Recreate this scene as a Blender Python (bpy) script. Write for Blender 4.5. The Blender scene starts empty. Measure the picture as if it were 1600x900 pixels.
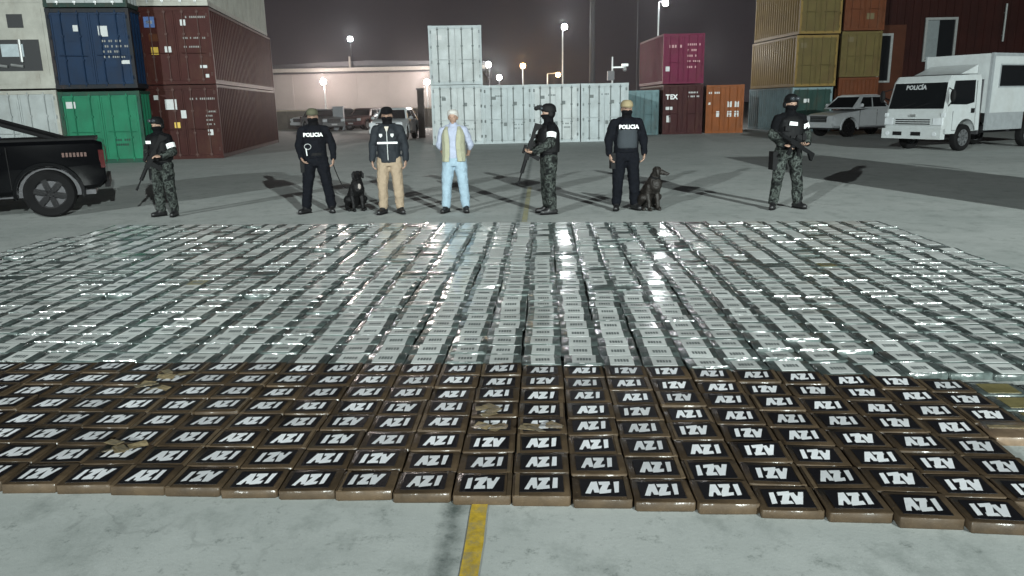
import bpy, bmesh, math, random
from mathutils import Vector, Matrix, noise as mnoise
random.seed(7)
R = math.radians
S = bpy.context.scene
C = S.collection

# ------------------------------------------------------------------ camera
F_PX, HOR, ROLL, CAM_H = 1200.0, 163.0, R(1.15), 1.72
PITCH = math.atan((450 - HOR) / F_PX)
cam = bpy.data.cameras.new('camera')
cam.sensor_width = 36.0
cam.lens = F_PX / 1600 * 36
cam.clip_start, cam.clip_end = 0.05, 2000
co = bpy.data.objects.new('camera', cam)
C.objects.link(co)
FW = Vector((0, math.cos(PITCH), -math.sin(PITCH)))
UP0 = Vector((0, math.sin(PITCH), math.cos(PITCH)))
RT0 = Vector((1, 0, 0))
RT = RT0 * math.cos(ROLL) - UP0 * math.sin(ROLL)
UP = UP0 * math.cos(ROLL) + RT0 * math.sin(ROLL)
m = Matrix((RT, UP, -FW)).transposed().to_4x4()
m.translation = (0, 0, CAM_H)
co.matrix_world = m
S.camera = co

def ground(px, py, z=0.0):
    """ground point that the photograph shows at a pixel"""
    d = RT * ((px - 800) / F_PX) - UP * ((py - 450) / F_PX) + FW
    t = (z - CAM_H) / d.z
    return Vector((d.x * t, d.y * t, z))

def project(p):
    v = Vector(p) - Vector((0, 0, CAM_H))
    w = v.dot(FW)
    return (800 + F_PX * v.dot(RT) / w, 450 - F_PX * v.dot(UP) / w)

# ------------------------------------------------------------------ world, exposure
W = bpy.data.worlds.new('World')
S.world = W
W.use_nodes = True
nt = W.node_tree
nt.nodes.clear()
out = nt.nodes.new('ShaderNodeOutputWorld')
bg = nt.nodes.new('ShaderNodeBackground')
tc = nt.nodes.new('ShaderNodeTexCoord')
sp = nt.nodes.new('ShaderNodeSeparateXYZ')
ramp = nt.nodes.new('ShaderNodeValToRGB')
nz = nt.nodes.new('ShaderNodeTexNoise')
nz.inputs['Scale'].default_value = 3.0
nz.inputs['Detail'].default_value = 4.0
mx = nt.nodes.new('ShaderNodeMixRGB')
mx.blend_type = 'MULTIPLY'
mx.inputs[0].default_value = 0.35
nt.links.new(tc.outputs['Generated'], sp.inputs[0])
nt.links.new(tc.outputs['Generated'], nz.inputs['Vector'])
nt.links.new(sp.outputs['Z'], ramp.inputs[0])
ramp.color_ramp.elements[0].position = 0.0
ramp.color_ramp.elements[0].color = (0.042, 0.036, 0.039, 1)
ramp.color_ramp.elements[1].position = 0.6
ramp.color_ramp.elements[1].color = (0.005, 0.005, 0.006, 1)
e_ = ramp.color_ramp.elements.new(0.22)
e_.color = (0.020, 0.018, 0.021, 1)
nt.links.new(ramp.outputs[0], mx.inputs[1])
nt.links.new(nz.outputs['Fac'], mx.inputs[2])
nt.links.new(mx.outputs[0], bg.inputs['Color'])
bg.inputs['Strength'].default_value = 1.0
nt.links.new(bg.outputs[0], out.inputs[0])
S.view_settings.view_transform = 'Standard'
S.view_settings.look = 'None'
S.view_settings.exposure = 0.0
S.view_settings.gamma = 1.0
try:
    S.cycles.use_denoising = True
    S.cycles.max_bounces = 6
    S.cycles.volume_bounces = 0
    S.cycles.sample_clamp_indirect = 3.0
except Exception:
    pass

def lamp(name, loc, watts, col, radius):
    l = bpy.data.lights.new(name, 'POINT')
    l.energy, l.color, l.shadow_soft_size = watts, col, radius
    o = bpy.data.objects.new(name, l)
    o.location = loc
    C.objects.link(o)
    return o

# the two yard floodlights whose crossing shadows the photograph shows; they stand behind the camera
def flood(loc, aim, watts, col, angle, radius):
    l = bpy.data.lights.new('floodlight', 'SPOT')
    l.energy, l.color, l.shadow_soft_size = watts, col, radius
    l.spot_size, l.spot_blend = R(angle), 1.0
    o = bpy.data.objects.new('floodlight', l)
    o.location = loc
    o.rotation_euler = (Vector(aim) - Vector(loc)).to_track_quat('-Z', 'Y').to_euler()
    C.objects.link(o)
flood((18.0, -37.0, 13.0), (7.5, 22, 1.5), 185000, (0.91, 1.0, 0.965), 62, 0.2)
flood((-35.0, -52.0, 16.8), (5.0, 18, 2.5), 200000, (0.92, 1.0, 0.975), 54, 0.24)

# ------------------------------------------------------------------ materials
MATS = {}
def mat(name, col, rough=0.6, metal=0.0, var=0.12, vscale=6.0, bump=0.0, bscale=60.0, coat=0.0, crough=0.08,
        dirt=None, dirt_amt=0.0, dscale=2.5, rand=0.0, emit=None, estr=0.0, spec=0.5, bdist=0.01):
    if name in MATS:
        return MATS[name]
    M = bpy.data.materials.new(name)
    M.use_nodes = True
    t = M.node_tree
    b = t.nodes['Principled BSDF']
    b.inputs['Roughness'].default_value = rough
    b.inputs['Metallic'].default_value = metal
    b.inputs['Coat Weight'].default_value = coat
    b.inputs['Coat Roughness'].default_value = crough
    b.inputs['Specular IOR Level'].default_value = spec
    tcn = t.nodes.new('ShaderNodeTexCoord')
    src = tcn.outputs['Object']
    if rand:
        oi = t.nodes.new('ShaderNodeObjectInfo')
        ad = t.nodes.new('ShaderNodeVectorMath'); ad.operation = 'ADD'
        ml = t.nodes.new('ShaderNodeMath'); ml.operation = 'MULTIPLY'; ml.inputs[1].default_value = 37.0
        t.links.new(oi.outputs['Random'], ml.inputs[0])
        t.links.new(src, ad.inputs[0]); t.links.new(ml.outputs[0], ad.inputs[1])
        src = ad.outputs[0]
    n = t.nodes.new('ShaderNodeTexNoise')
    n.inputs['Scale'].default_value = vscale
    n.inputs['Detail'].default_value = 5.0
    n.inputs['Roughness'].default_value = 0.6
    t.links.new(src, n.inputs['Vector'])
    mr = t.nodes.new('ShaderNodeMapRange')
    mr.inputs['From Min'].default_value, mr.inputs['From Max'].default_value = 0.3, 0.7
    mr.inputs['To Min'].default_value, mr.inputs['To Max'].default_value = 1 - var, 1 + var
    t.links.new(n.outputs['Fac'], mr.inputs['Value'])
    val = mr.outputs[0]
    if rand:
        m2 = t.nodes.new('ShaderNodeMapRange')
        m2.inputs['To Min'].default_value, m2.inputs['To Max'].default_value = 1 - rand, 1 + rand
        t.links.new(oi.outputs['Random'], m2.inputs['Value'])
        mm = t.nodes.new('ShaderNodeMath'); mm.operation = 'MULTIPLY'
        t.links.new(val, mm.inputs[0]); t.links.new(m2.outputs[0], mm.inputs[1])
        val = mm.outputs[0]
    vm = t.nodes.new('ShaderNodeVectorMath'); vm.operation = 'SCALE'
    vm.inputs[0].default_value = col[:3]
    t.links.new(val, vm.inputs['Scale'])
    c = vm.outputs[0]
    if dirt:
        dn = t.nodes.new('ShaderNodeTexNoise')
        dn.inputs['Scale'].default_value = dscale
        dn.inputs['Detail'].default_value = 8.0
        dn.inputs['Roughness'].default_value = 0.72
        mp = t.nodes.new('ShaderNodeMapping')
        mp.inputs['Scale'].default_value = (1, 1, 0.35)
        t.links.new(src, mp.inputs['Vector']); t.links.new(mp.outputs[0], dn.inputs['Vector'])
        dr = t.nodes.new('ShaderNodeMapRange')
        dr.inputs['From Min'].default_value, dr.inputs['From Max'].default_value = 0.47, 0.72
        dr.inputs['To Max'].default_value = dirt_amt
        t.links.new(dn.outputs['Fac'], dr.inputs['Value'])
        dm = t.nodes.new('ShaderNodeMixRGB')
        dm.inputs[2].default_value = (*dirt, 1)
        t.links.new(dr.outputs[0], dm.inputs[0]); t.links.new(c, dm.inputs[1])
        c = dm.outputs[0]
    t.links.new(c, b.inputs['Base Color'])
    if bump:
        bn = t.nodes.new('ShaderNodeTexNoise')
        bn.inputs['Scale'].default_value = bscale
        bn.inputs['Detail'].default_value = 4.0
        bp = t.nodes.new('ShaderNodeBump')
        bp.inputs['Strength'].default_value = bump
        bp.inputs['Distance'].default_value = bdist
        t.links.new(src, bn.inputs['Vector'])
        t.links.new(bn.outputs['Fac'], bp.inputs['Height'])
        t.links.new(bp.outputs[0], b.inputs['Normal'])
        if coat:
            t.links.new(bp.outputs[0], b.inputs['Coat Normal'])
    if emit:
        b.inputs['Emission Color'].default_value = (*emit, 1)
        b.inputs['Emission Strength'].default_value = estr
    MATS[name] = M
    return M

def camo_mat():
    M = bpy.data.materials.new('camouflage_cloth')
    M.use_nodes = True
    t = M.node_tree
    b = t.nodes['Principled BSDF']
    b.inputs['Roughness'].default_value = 0.9
    b.inputs['Specular IOR Level'].default_value = 0.15
    tcn = t.nodes.new('ShaderNodeTexCoord')
    n = t.nodes.new('ShaderNodeTexNoise')
    n.inputs['Scale'].default_value = 11.0; n.inputs['Detail'].default_value = 2.5; n.inputs['Distortion'].default_value = 0.8
    cr = t.nodes.new('ShaderNodeValToRGB')
    cr.color_ramp.interpolation = 'CONSTANT'
    e = cr.color_ramp.elements
    e[0].position, e[0].color = 0.0, (0.006, 0.007, 0.007, 1)
    e[1].position, e[1].color = 0.42, (0.022, 0.026, 0.024, 1)
    for p, c in ((0.5, (0.06, 0.07, 0.064, 1)), (0.56, (0.009, 0.0105, 0.010, 1)), (0.63, (0.04, 0.047, 0.042, 1))):
        x = e.new(p); x.color = c
    t.links.new(tcn.outputs['Object'], n.inputs['Vector'])
    t.links.new(n.outputs['Fac'], cr.inputs[0])
    t.links.new(cr.outputs[0], b.inputs['Base Color'])
    return M
CAMO = camo_mat()

def ground_mat():
    M = bpy.data.materials.new('yard_concrete')
    M.use_nodes = True
    t = M.node_tree
    L = t.links.new
    b = t.nodes['Principled BSDF']
    tcn = t.nodes.new('ShaderNodeTexCoord')
    P = tcn.outputs['Object']
    def nse(scale, detail=6, rough=0.6, sx=1, sy=1, dist=0.0):
        mp = t.nodes.new('ShaderNodeMapping'); mp.inputs['Scale'].default_value = (sx, sy, 1)
        n = t.nodes.new('ShaderNodeTexNoise')
        n.inputs['Scale'].default_value = scale; n.inputs['Detail'].default_value = detail
        n.inputs['Roughness'].default_value = rough; n.inputs['Distortion'].default_value = dist
        L(P, mp.inputs[0]); L(mp.outputs[0], n.inputs['Vector'])
        return n.outputs['Fac']
    def rng(v, a, b_, lo=0.0, hi=1.0):
        r = t.nodes.new('ShaderNodeMapRange')
        r.inputs['From Min'].default_value, r.inputs['From Max'].default_value = a, b_
        r.inputs['To Min'].default_value, r.inputs['To Max'].default_value = lo, hi
        L(v, r.inputs['Value']); return r.outputs[0]
    def mth(op, a, b_):
        n = t.nodes.new('ShaderNodeMath'); n.operation = op
        for k, v in enumerate((a, b_)):
            if isinstance(v, (int, float)): n.inputs[k].default_value = v
            else: L(v, n.inputs[k])
        return n.outputs[0]
    def mixc(fac, a, colr, bt='MIX'):
        n = t.nodes.new('ShaderNodeMixRGB'); n.blend_type = bt
        if isinstance(fac, float): n.inputs[0].default_value = fac
        else: L(fac, n.inputs[0])
        if isinstance(a, tuple): n.inputs[1].default_value = (*a, 1)
        else: L(a, n.inputs[1])
        if isinstance(colr, tuple): n.inputs[2].default_value = (*colr, 1)
        else: L(colr, n.inputs[2])
        return n.outputs[0]
    base = mixc(rng(nse(0.5, 4), 0.35, 0.65), (0.37, 0.40, 0.388), (0.45, 0.475, 0.462))
    base = mixc(rng(nse(3.0, 9, 0.7), 0.45, 0.75, 0, 0.45), base, (0.54, 0.57, 0.555))
    base = mixc(rng(nse(2.4, 10, 0.72, 1.3, 0.9, 0.0), 0.52, 0.70, 0, 0.5), base, (0.14, 0.165, 0.155))
    base = mixc(rng(nse(8.0, 8, 0.8), 0.56, 0.68, 0, 0.7), base, (0.12, 0.14, 0.13))
    base = mixc(rng(nse(6.5, 9, 0.8, 1.5, 0.8, 0.0), 0.60, 0.74, 0, 0.6), base, (0.085, 0.105, 0.098))
    base = mixc(rng(nse(140.0, 3, 0.8), 0.56, 0.74, 0, 0.35), base, (0.16, 0.17, 0.165))
    base = mixc(rng(nse(90.0, 3, 0.8), 0.60, 0.74, 0, 0.4), base, (0.55, 0.56, 0.55))
    vo = t.nodes.new('ShaderNodeTexVoronoi'); vo.feature = 'DISTANCE_TO_EDGE'; vo.inputs['Scale'].default_value = 0.42
    va = t.nodes.new('ShaderNodeVectorMath'); va.operation = 'ADD'
    nd = t.nodes.new('ShaderNodeTexNoise'); nd.inputs['Scale'].default_value = 2.5; nd.inputs['Detail'].default_value = 7
    L(P, nd.inputs['Vector']); sc = t.nodes.new('ShaderNodeVectorMath'); sc.operation = 'SCALE'; sc.inputs['Scale'].default_value = 0.7
    L(nd.outputs['Color'], sc.inputs[0]); L(P, va.inputs[0]); L(sc.outputs[0], va.inputs[1]); L(va.outputs[0], vo.inputs['Vector'])
    crack = mth('MULTIPLY', rng(vo.outputs['Distance'], 0.007, 0.0015), rng(nse(1.1, 3), 0.5, 0.62, 0, 0.3))
    base = mixc(crack, base, (0.10, 0.11, 0.105))
    base = mixc(rng(nse(17.0, 7, 0.8), 0.60, 0.72, 0, 0.65), base, (0.10, 0.12, 0.112))
    # drive lane beyond the parcels: concrete mixed darker with distance, with tyre tracks
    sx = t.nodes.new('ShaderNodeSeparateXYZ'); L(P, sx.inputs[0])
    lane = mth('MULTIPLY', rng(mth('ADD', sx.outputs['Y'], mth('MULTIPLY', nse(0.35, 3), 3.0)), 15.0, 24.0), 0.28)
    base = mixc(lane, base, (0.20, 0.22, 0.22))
    trk = rng(nse(0.8, 4, 0.6, 0.25, 1.6, 1.2), 0.54, 0.70, 0, 0.22)
    base = mixc(trk, base, (0.24, 0.265, 0.26))
    # stained joint that runs beside the yellow line
    dx = mth('SUBTRACT', sx.outputs['X'], mth('ADD', mth('MULTIPLY', sx.outputs['Y'], 0.044), -0.395))
    dxa = mth('ABSOLUTE', mth('ADD', dx, mth('MULTIPLY', mth('SUBTRACT', nse(9.0, 5), 0.5), 0.10)), 0)
    band = mth('MULTIPLY', rng(dxa, 0.075, 0.015), rng(nse(4.0, 7, 0.75), 0.36, 0.62, 0.25, 1.0))
    base = mixc(mth('MULTIPLY', band, 0.9), base, (0.075, 0.095, 0.09))
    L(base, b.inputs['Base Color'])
    L(rng(nse(1.3, 6), 0.35, 0.7, 0.7, 0.95), b.inputs['Roughness'])
    b.inputs['Specular IOR Level'].default_value = 0.25
    bp = t.nodes.new('ShaderNodeBump'); bp.inputs['Strength'].default_value = 0.2; bp.inputs['Distance'].default_value = 0.005
    L(nse(45.0, 6, 0.7), bp.inputs['Height'])
    L(bp.outputs[0], b.inputs['Normal'])
    return M

# ------------------------------------------------------------------ mesh builder
class MB:
    def __init__(s): s.v, s.f, s.m, s.sm = [], [], [], []
    def add(s, verts, faces, mi=0, smooth=False, M=None):
        o = len(s.v)
        for p in verts:
            p = Vector(p)
            s.v.append(tuple(M @ p) if M is not None else tuple(p))
        for f in faces:
            s.f.append(tuple(i + o for i in f)); s.m.append(mi); s.sm.append(smooth)
        return s
    def box(s, x0, y0, z0, x1, y1, z1, mi=0, M=None):
        v = [(x0,y0,z0),(x1,y0,z0),(x1,y1,z0),(x0,y1,z0),(x0,y0,z1),(x1,y0,z1),(x1,y1,z1),(x0,y1,z1)]
        return s.add(v, [(3,2,1,0),(4,5,6,7),(0,1,5,4),(1,2,6,5),(2,3,7,6),(3,0,4,7)], mi, False, M)
    def loft(s, rings, mi=0, smooth=True, cap=True, M=None):
        n = len(rings[0]); v = [p for r in rings for p in r]; f = []
        for k in range(len(rings) - 1):
            for i in range(n):
                j = (i + 1) % n
                f.append((k*n+i, k*n+j, (k+1)*n+j, (k+1)*n+i))
        if cap:
            f.append(tuple(range(n - 1, -1, -1)))
            f.append(tuple((len(rings)-1)*n + i for i in range(n)))
        return s.add(v, f, mi, smooth, M)
    def ell(s, zs, n=16, mi=0, M=None, pw=2.0):
        """stack of ellipses (z, cx, cy, rx, ry)"""
        rings = []
        for z, cx, cy, rx, ry in zs:
            r = []
            for i in range(n):
                a = 2*math.pi*i/n; c, q = math.cos(a), math.sin(a)
                c = math.copysign(abs(c)**(2/pw), c); q = math.copysign(abs(q)**(2/pw), q)
                r.append((cx + rx*c, cy + ry*q, z))
            rings.append(r)
        return s.loft(rings, mi, True, True, M)
    def limb(s, p0, p1, r0, r1, n=12, mi=0, caps=True, M=None):
        p0, p1 = Vector(p0), Vector(p1)
        d = p1 - p0; ln = d.length
        q = Vector((0,0,1)).rotation_difference(d.normalized() if ln > 1e-6 else Vector((0,0,1))).to_matrix()
        prof = []
        if caps:
            for a in (80, 55, 28): prof.append((-r0*math.sin(R(a)), r0*math.cos(R(a))))
        prof += [(0, r0), (ln, r1)]
        if caps:
            for a in (28, 55, 80): prof.append((ln + r1*math.sin(R(a)), r1*math.cos(R(a))))
        rings = [[p0 + q @ Vector((r*math.cos(2*math.pi*i/n), r*math.sin(2*math.pi*i/n), t)) for i in range(n)] for t, r in prof]
        return s.loft(rings, mi, True, True, M)
    def chain(s, pts, rs, n=12, mi=0):
        for a, b, ra, rb in zip(pts, pts[1:], rs, rs[1:]): s.limb(a, b, ra, rb, n, mi)
        return s
    def ball(s, c, r, n=14, mi=0, M=None):
        rx, ry, rz = (r, r, r) if isinstance(r, (int, float)) else r
        zs = []
        for k in range(1, 9):
            a = math.pi*k/9
            zs.append((c[2]-rz*math.cos(a), c[0], c[1], rx*math.sin(a), ry*math.sin(a)))
        return s.ell(zs, n, mi, M)
    def tube(s, p0, p1, r, n=8, mi=0, r1=None): return s.limb(p0, p1, r, r if r1 is None else r1, n, mi, False)
    def prism(s, poly, y0, y1, mi=0, axis='y', M=None):
        """extrude a polygon: axis y -> poly in (x,z); axis x -> poly in (y,z); axis z -> poly in (x,y)"""
        n = len(poly)
        def pt(a, b, t): return {'y': (a, t, b), 'x': (t, a, b), 'z': (a, b, t)}[axis]
        v = [pt(a, b, y0) for a, b in poly] + [pt(a, b, y1) for a, b in poly]
        f = [tuple(range(n)), tuple(range(2*n-1, n-1, -1))] + [(i+n, (i+1) % n + n, (i+1) % n, i) for i in range(n)]
        return s.add(v, f, mi, False, M)
    def mesh(s, name, mats, sharp=35):
        me = bpy.data.meshes.new(name)
        me.from_pydata(s.v, [], s.f)
        for M in (mats if isinstance(mats, (list, tuple)) else [mats]): me.materials.append(M)
        me.polygons.foreach_set('material_index', s.m)
        me.polygons.foreach_set('use_smooth', s.sm)
        bm = bmesh.new(); bm.from_mesh(me)
        bmesh.ops.recalc_face_normals(bm, faces=bm.faces)
        bm.to_mesh(me); bm.free()
        if any(s.sm): me.set_sharp_from_angle(angle=R(sharp))
        me.update()
        return me
    def build(s, name, mats, parent=None, loc=None, sharp=35):
        return link(name, s.mesh(name, mats, sharp), parent, loc)

def link(name, data, parent=None, loc=None, rz=None):
    o = bpy.data.objects.new(name, data)
    C.objects.link(o)
    if parent: o.parent = parent
    if loc is not None: o.location = loc
    if rz is not None: o.rotation_euler = (0, 0, rz)
    return o

def tag(o, label=None, cat=None, group=None, kind=None):
    if label: o['label'] = label
    if cat: o['category'] = cat
    if group: o['group'] = group
    if kind: o['kind'] = kind
    return o

def thing(name, label, cat, loc, rz=0.0, group=None):
    return tag(link(name, None, None, loc, rz), label, cat, group)

def copy_tree(o, parent=None):
    c = o.copy(); C.objects.link(c)
    if parent: c.parent = parent
    for ch in list(o.children): copy_tree(ch, c)
    return c

def evaluated(me, mods):
    """mesh with modifiers baked in"""
    o = bpy.data.objects.new('tmp_build', me)
    C.objects.link(o)
    for typ, kw in mods:
        md = o.modifiers.new(typ, typ)
        for k, v in kw.items(): setattr(md, k, v)
    dg = bpy.context.evaluated_depsgraph_get()
    res = bpy.data.meshes.new_from_object(o.evaluated_get(dg), preserve_all_data_layers=True, depsgraph=dg)
    bpy.data.objects.remove(o)
    return res

CLOUD = {}
def cloud(scale):
    if scale not in CLOUD:
        t = bpy.data.textures.new('cloth_folds', 'CLOUDS'); t.noise_scale = scale; t.noise_depth = 2
        CLOUD[scale] = t
    return CLOUD[scale]

def skin_over(mb, name, material, parent, voxel=0.013, smooth=4, fold=0.0, fscale=0.09):
    """one continuous surface over overlapping solids"""
    me = mb.mesh(name, material)
    mods = [('REMESH', dict(mode='VOXEL', voxel_size=voxel, use_smooth_shade=True)), ('SMOOTH', dict(factor=0.5, iterations=smooth))]
    if fold: mods.append(('DISPLACE', dict(texture=cloud(fscale), strength=fold, mid_level=0.5, texture_coords='LOCAL')))
    r = evaluated(me, mods)
    r.name = name
    r.materials.clear(); r.materials.append(material)
    r.polygons.foreach_set('use_smooth', [True]*len(r.polygons))
    return link(name, r, parent)

FONT_CACHE = {}
def text_mesh(txt, size, material, depth=0.002, bold=0.0):
    k = (txt, size, material.name, depth, bold)
    if k not in FONT_CACHE:
        cu = bpy.data.curves.new('lettering', 'FONT')
        cu.body = txt; cu.size = size; cu.extrude = depth; cu.offset = bold
        cu.align_x = 'CENTER'; cu.align_y = 'CENTER'; cu.resolution_u = 2
        o = bpy.data.objects.new('tmp_text', cu); C.objects.link(o)
        dg = bpy.context.evaluated_depsgraph_get()
        me = bpy.data.meshes.new_from_object(o.evaluated_get(dg))
        bpy.data.objects.remove(o)
        me.materials.clear(); me.materials.append(material)
        FONT_CACHE[k] = me
    return FONT_CACHE[k]
def text(name, txt, size, material, parent, loc, rot=(R(90), 0, 0), depth=0.002, bold=0.0):
    o = link(name, text_mesh(txt, size, material, depth, bold), parent, loc)
    o.rotation_euler = rot
    return o

REDBAR = mat('faded_red_bar', (.085,.05,.045), .6, .2, spec=.15)
STENCIL = mat('faded_stencil_paint', (.26,.26,.25), .7, var=.3, vscale=20, spec=.15)
WHITE_INK = mat('white_ink', (0.8, 0.82, 0.82), 0.6, var=0.06)
BLACK = mat('black_rubber', (0.005, 0.005, 0.0055), 0.75, var=0.2, spec=.2)
STEEL = mat('galvanised_steel', (0.35, 0.36, 0.36), 0.45, 0.6)
DARKSTEEL = mat('dark_steel', (0.06, 0.06, 0.065), 0.5, 0.5)

# ------------------------------------------------------------------ ground
def sheet(name, x0, y0, x1, y1, z, material, kind='structure'):
    mb = MB(); mb.add([(x0,y0,z),(x1,y0,z),(x1,y1,z),(x0,y1,z)], [(0,1,2,3)])
    return tag(mb.build(name, material), kind=kind)
g = sheet('ground', -400, -200, 400, 600, 0.0, ground_mat())
tag(g, label='stained grey concrete yard', kind='structure')

YEL = mat('yellow_paint', (0.50, 0.34, 0.035), 0.6, var=0.25, vscale=25, dirt=(0.2, 0.2, 0.165), dirt_amt=0.95, dscale=14)
YELW = mat('worn_yellow_paint', (0.36, 0.345, 0.2), 0.7, var=0.25, vscale=9, dirt=(0.27, 0.30, 0.28), dirt_amt=1.0, dscale=3)
mb = MB()
pts = [(-0.205 + 0.0435*(y-2.0) + random.uniform(-.004, .004), y) for y in [0.8 + 0.22*k for k in range(20)]]
v = []
for x, y in pts: v += [(x-0.036 + random.uniform(-.003,.003), y, 0.004), (x+0.036 + random.uniform(-.003,.003), y, 0.004)]
mb.add(v, [(2*k, 2*k+1, 2*k+3, 2*k+2) for k in range(len(pts)-1)])
tag(mb.build('yellow_line', YEL), 'yellow painted line on the concrete in front of the parcels', kind='structure')
mb = MB(); v = []
for k in range(20):
    y = 5 + 0.6*k; x = -0.205 + 0.0435*(y-2.0)
    v += [(x-0.04, y, 0.004), (x+0.04, y, 0.004)]
mb.add(v, [(2*k, 2*k+1, 2*k+3, 2*k+2) for k in range(19)])
tag(mb.build('yellow_line', YELW), 'worn yellow painted line beyond the parcels', kind='structure')

# ------------------------------------------------------------------ parcels
BROWN = mat('brown_tape', (0.056, 0.038, 0.022), 0.6, var=0.3, vscale=9, bump=0.5, bscale=24, coat=0.3, crough=0.2, spec=.25, rand=0.22, bdist=0.008)
LBLACK = mat('black_label_print', (0.007, 0.007, 0.009), 0.4, var=0.1, spec=.3, coat=0.12, crough=0.2, rand=0.2, bump=0.25, bscale=18, bdist=0.004)
LWHITE = mat('white_label_print', (0.78, 0.80, 0.83), 0.45, var=0.08, coat=0.25, crough=0.2, rand=0.2)  # spread between labels also paints in washed-out film glare
CLEAR = mat('clear_film_over_green', (0.066, 0.084, 0.08), 0.3, var=0.5, vscale=16, bump=0.6, bscale=26, coat=1.0, crough=0.09, rand=0.35, bdist=0.008)
SLABEL = mat('pale_label_paper', (0.66, 0.69, 0.675), 0.4, var=0.1, vscale=10, bump=0.3, bscale=20, coat=0.9, crough=0.12, rand=0.14, bdist=0.004)
SINK = mat('grey_label_print', (0.13, 0.15, 0.15), 0.5, coat=0.5)
GOLD = mat('gold_label_paper', (0.19, 0.165, 0.07), 0.35, var=0.3, coat=0.8, crough=0.12, rand=0.2)
TAN = mat('tan_tape', (0.15, 0.105, 0.068), 0.4, var=0.25, vscale=12, bump=0.4, bscale=25, coat=0.7, crough=0.15, rand=0.15, bdist=0.006)
OCHRE = mat('crumpled_ochre_tape', (0.21, 0.165, 0.095), 0.35, var=0.35, vscale=18, bump=0.8, bscale=30, coat=0.6, crough=0.15)

TAPE = mat('glossy_brown_tape', (0.105, 0.075, 0.045), 0.3, var=0.3, vscale=14, bump=0.5, bscale=40, coat=0.6, crough=0.12, rand=0.35, bdist=0.004)

def brick_mesh(name, w, d, h, material, seed, bev=0.003, lean=0.001, flap=False):
    rnd = random.Random(seed)
    c = 0.007
    def ring(ins, z, jz=0.0, ln=0.0):
        a, b = w/2 - ins, d/2 - ins - ln
        p = [(-a+c,-b),(a-c,-b),(a,-b+c),(a,b-c),(a-c,b),(-a+c,b),(-a,b-c),(-a,-b+c)]
        return [(x + rnd.uniform(-.002,.002), y + rnd.uniform(-.002,.002), z + rnd.uniform(-jz, jz)) for x, y in p]
    mb = MB()
    mb.loft([ring(0.003, 0.0), ring(0, 0.005, 0, -lean*.2), ring(0, h-bev, 0, lean*.8), ring(bev*0.4, h-bev*0.3, 0, lean), ring(bev*1.3, h, 0.0012, lean)], 0, True)
    if flap:                                     # heat-sealed film fold, added and tilted to catch light streaks at the front
        for x0, x1 in ((-.47, -.05), (-.04, .46)):
            a, b, y0 = x0*w + rnd.uniform(0,.02), x1*w - rnd.uniform(0,.02), -d/2 + .006
            q = [(a,y0,h-.003),(b,y0,h-.003),(b,y0+.0030,h+.0075),(a,y0+.0028,h+.0065)]
            mb.add(q + [(x, y+.002, z) for x, y, z in q], [(0,1,2,3),(7,6,5,4),(0,4,5,1),(1,5,6,2),(2,6,7,3),(3,7,4,0)], 0, False)
    return mb.mesh(name, material, 60)

A_Z_I = [[(-.41,-.33),(-.30,-.33),(-.14,.31),(-.25,.31)], [(-.25,.31),(-.12,.33),(-.09,-.27),(-.20,-.29)], [(-.33,-.10),(-.13,-.14),(-.13,.02),(-.28,.04)],
         [(-.07,.31),(.20,.33),(.19,.15),(-.06,.14)], [(.19,.22),(.03,.20),(-.10,-.18),(.06,-.22)], [(-.11,-.36),(.18,-.29),(.19,-.11),(-.09,-.18)],
         [(.25,-.30),(.36,-.27),(.40,.32),(.28,.30)]]
def azi_label(w, d, seed):
    rnd = random.Random(seed)
    mb = MB()
    mb.box(-w/2, -d/2, 0, w/2, d/2, 0.0016, 0)
    for k, poly in enumerate(A_Z_I):
        z = 0.0022 + 0.0002*k
        q = [((x + rnd.uniform(-.012,.012))*w*0.97, (y + rnd.uniform(-.012,.012))*d*1.08, z) for x, y in poly]
        if k == 0 or k == 1: pass
        mb.add(q, [tuple(range(len(q)))], 1)
    me = mb.mesh('label', [LBLACK, LWHITE])
    return me
def plain_label(w, d, seed, paper=None):
    rnd = random.Random(seed)
    mb = MB()
    mb.box(-w/2, -d/2, 0, w/2, d/2, 0.0014, 0)
    if paper is None:
        x = -w*0.30
        for k in range(5):                    # a line of small characters, unreadable in the photograph
            cw = w*rnd.uniform(0.085, 0.105)
            mb.add([(x,-d*.16,.0018),(x+cw,-d*.16,.0018),(x+cw,d*.13,.0018),(x,d*.13,.0018)], [(0,1,2,3)], 1)
            x += w*0.125
    return mb.mesh('label', [paper or SLABEL, SINK])

PU = 0.272
BR_ROW, SV_ROW = 0.227, 0.2145
def bend(u, far=False, neg=None):
    if u >= 0: return 0.03*u + (0.0 if far else 0.002*u*u)
    return (neg or (0.023 if far else 0.02))*u
def brown_pos(u, v):
    y = 3.251 + BR_ROW*v
    return 0.973*Vector((0.118 + PU*u + 0.0467*(y-3.251), y - bend(u, False, 0.0245 - 0.0006*v), 0))
def silver_pos(u, v):
    y = 5.06 + SV_ROW*v
    t = min(1.0, v/4)
    return 0.973*Vector((0.118 + PU*u + 0.0445*(y-3.251), y - ((1-t)*bend(u) + t*bend(u, True) if u < 9 else bend(u, True) + 0.05*(1-t)), 0))

NUM = 'zero one two three four five six seven eight nine ten eleven twelve thirteen fourteen fifteen sixteen seventeen eighteen nineteen twenty'.split()
ORD = 'front second third fourth fifth sixth seventh eighth ninth tenth eleventh twelfth thirteenth fourteenth fifteenth'.split()
def column_words(u):
    k = u + 1                                  # the yellow line runs into the column u = -1
    if k == 0: return 'in line with yellow line'
    return '%s %s %s of yellow line' % (NUM[abs(k)], 'column' if abs(k) == 1 else 'columns', 'left' if k < 0 else 'right')

def in_view(p, mx=70):
    x, y = project(p)
    return -mx < x < 1600 + mx and y < 960

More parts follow.
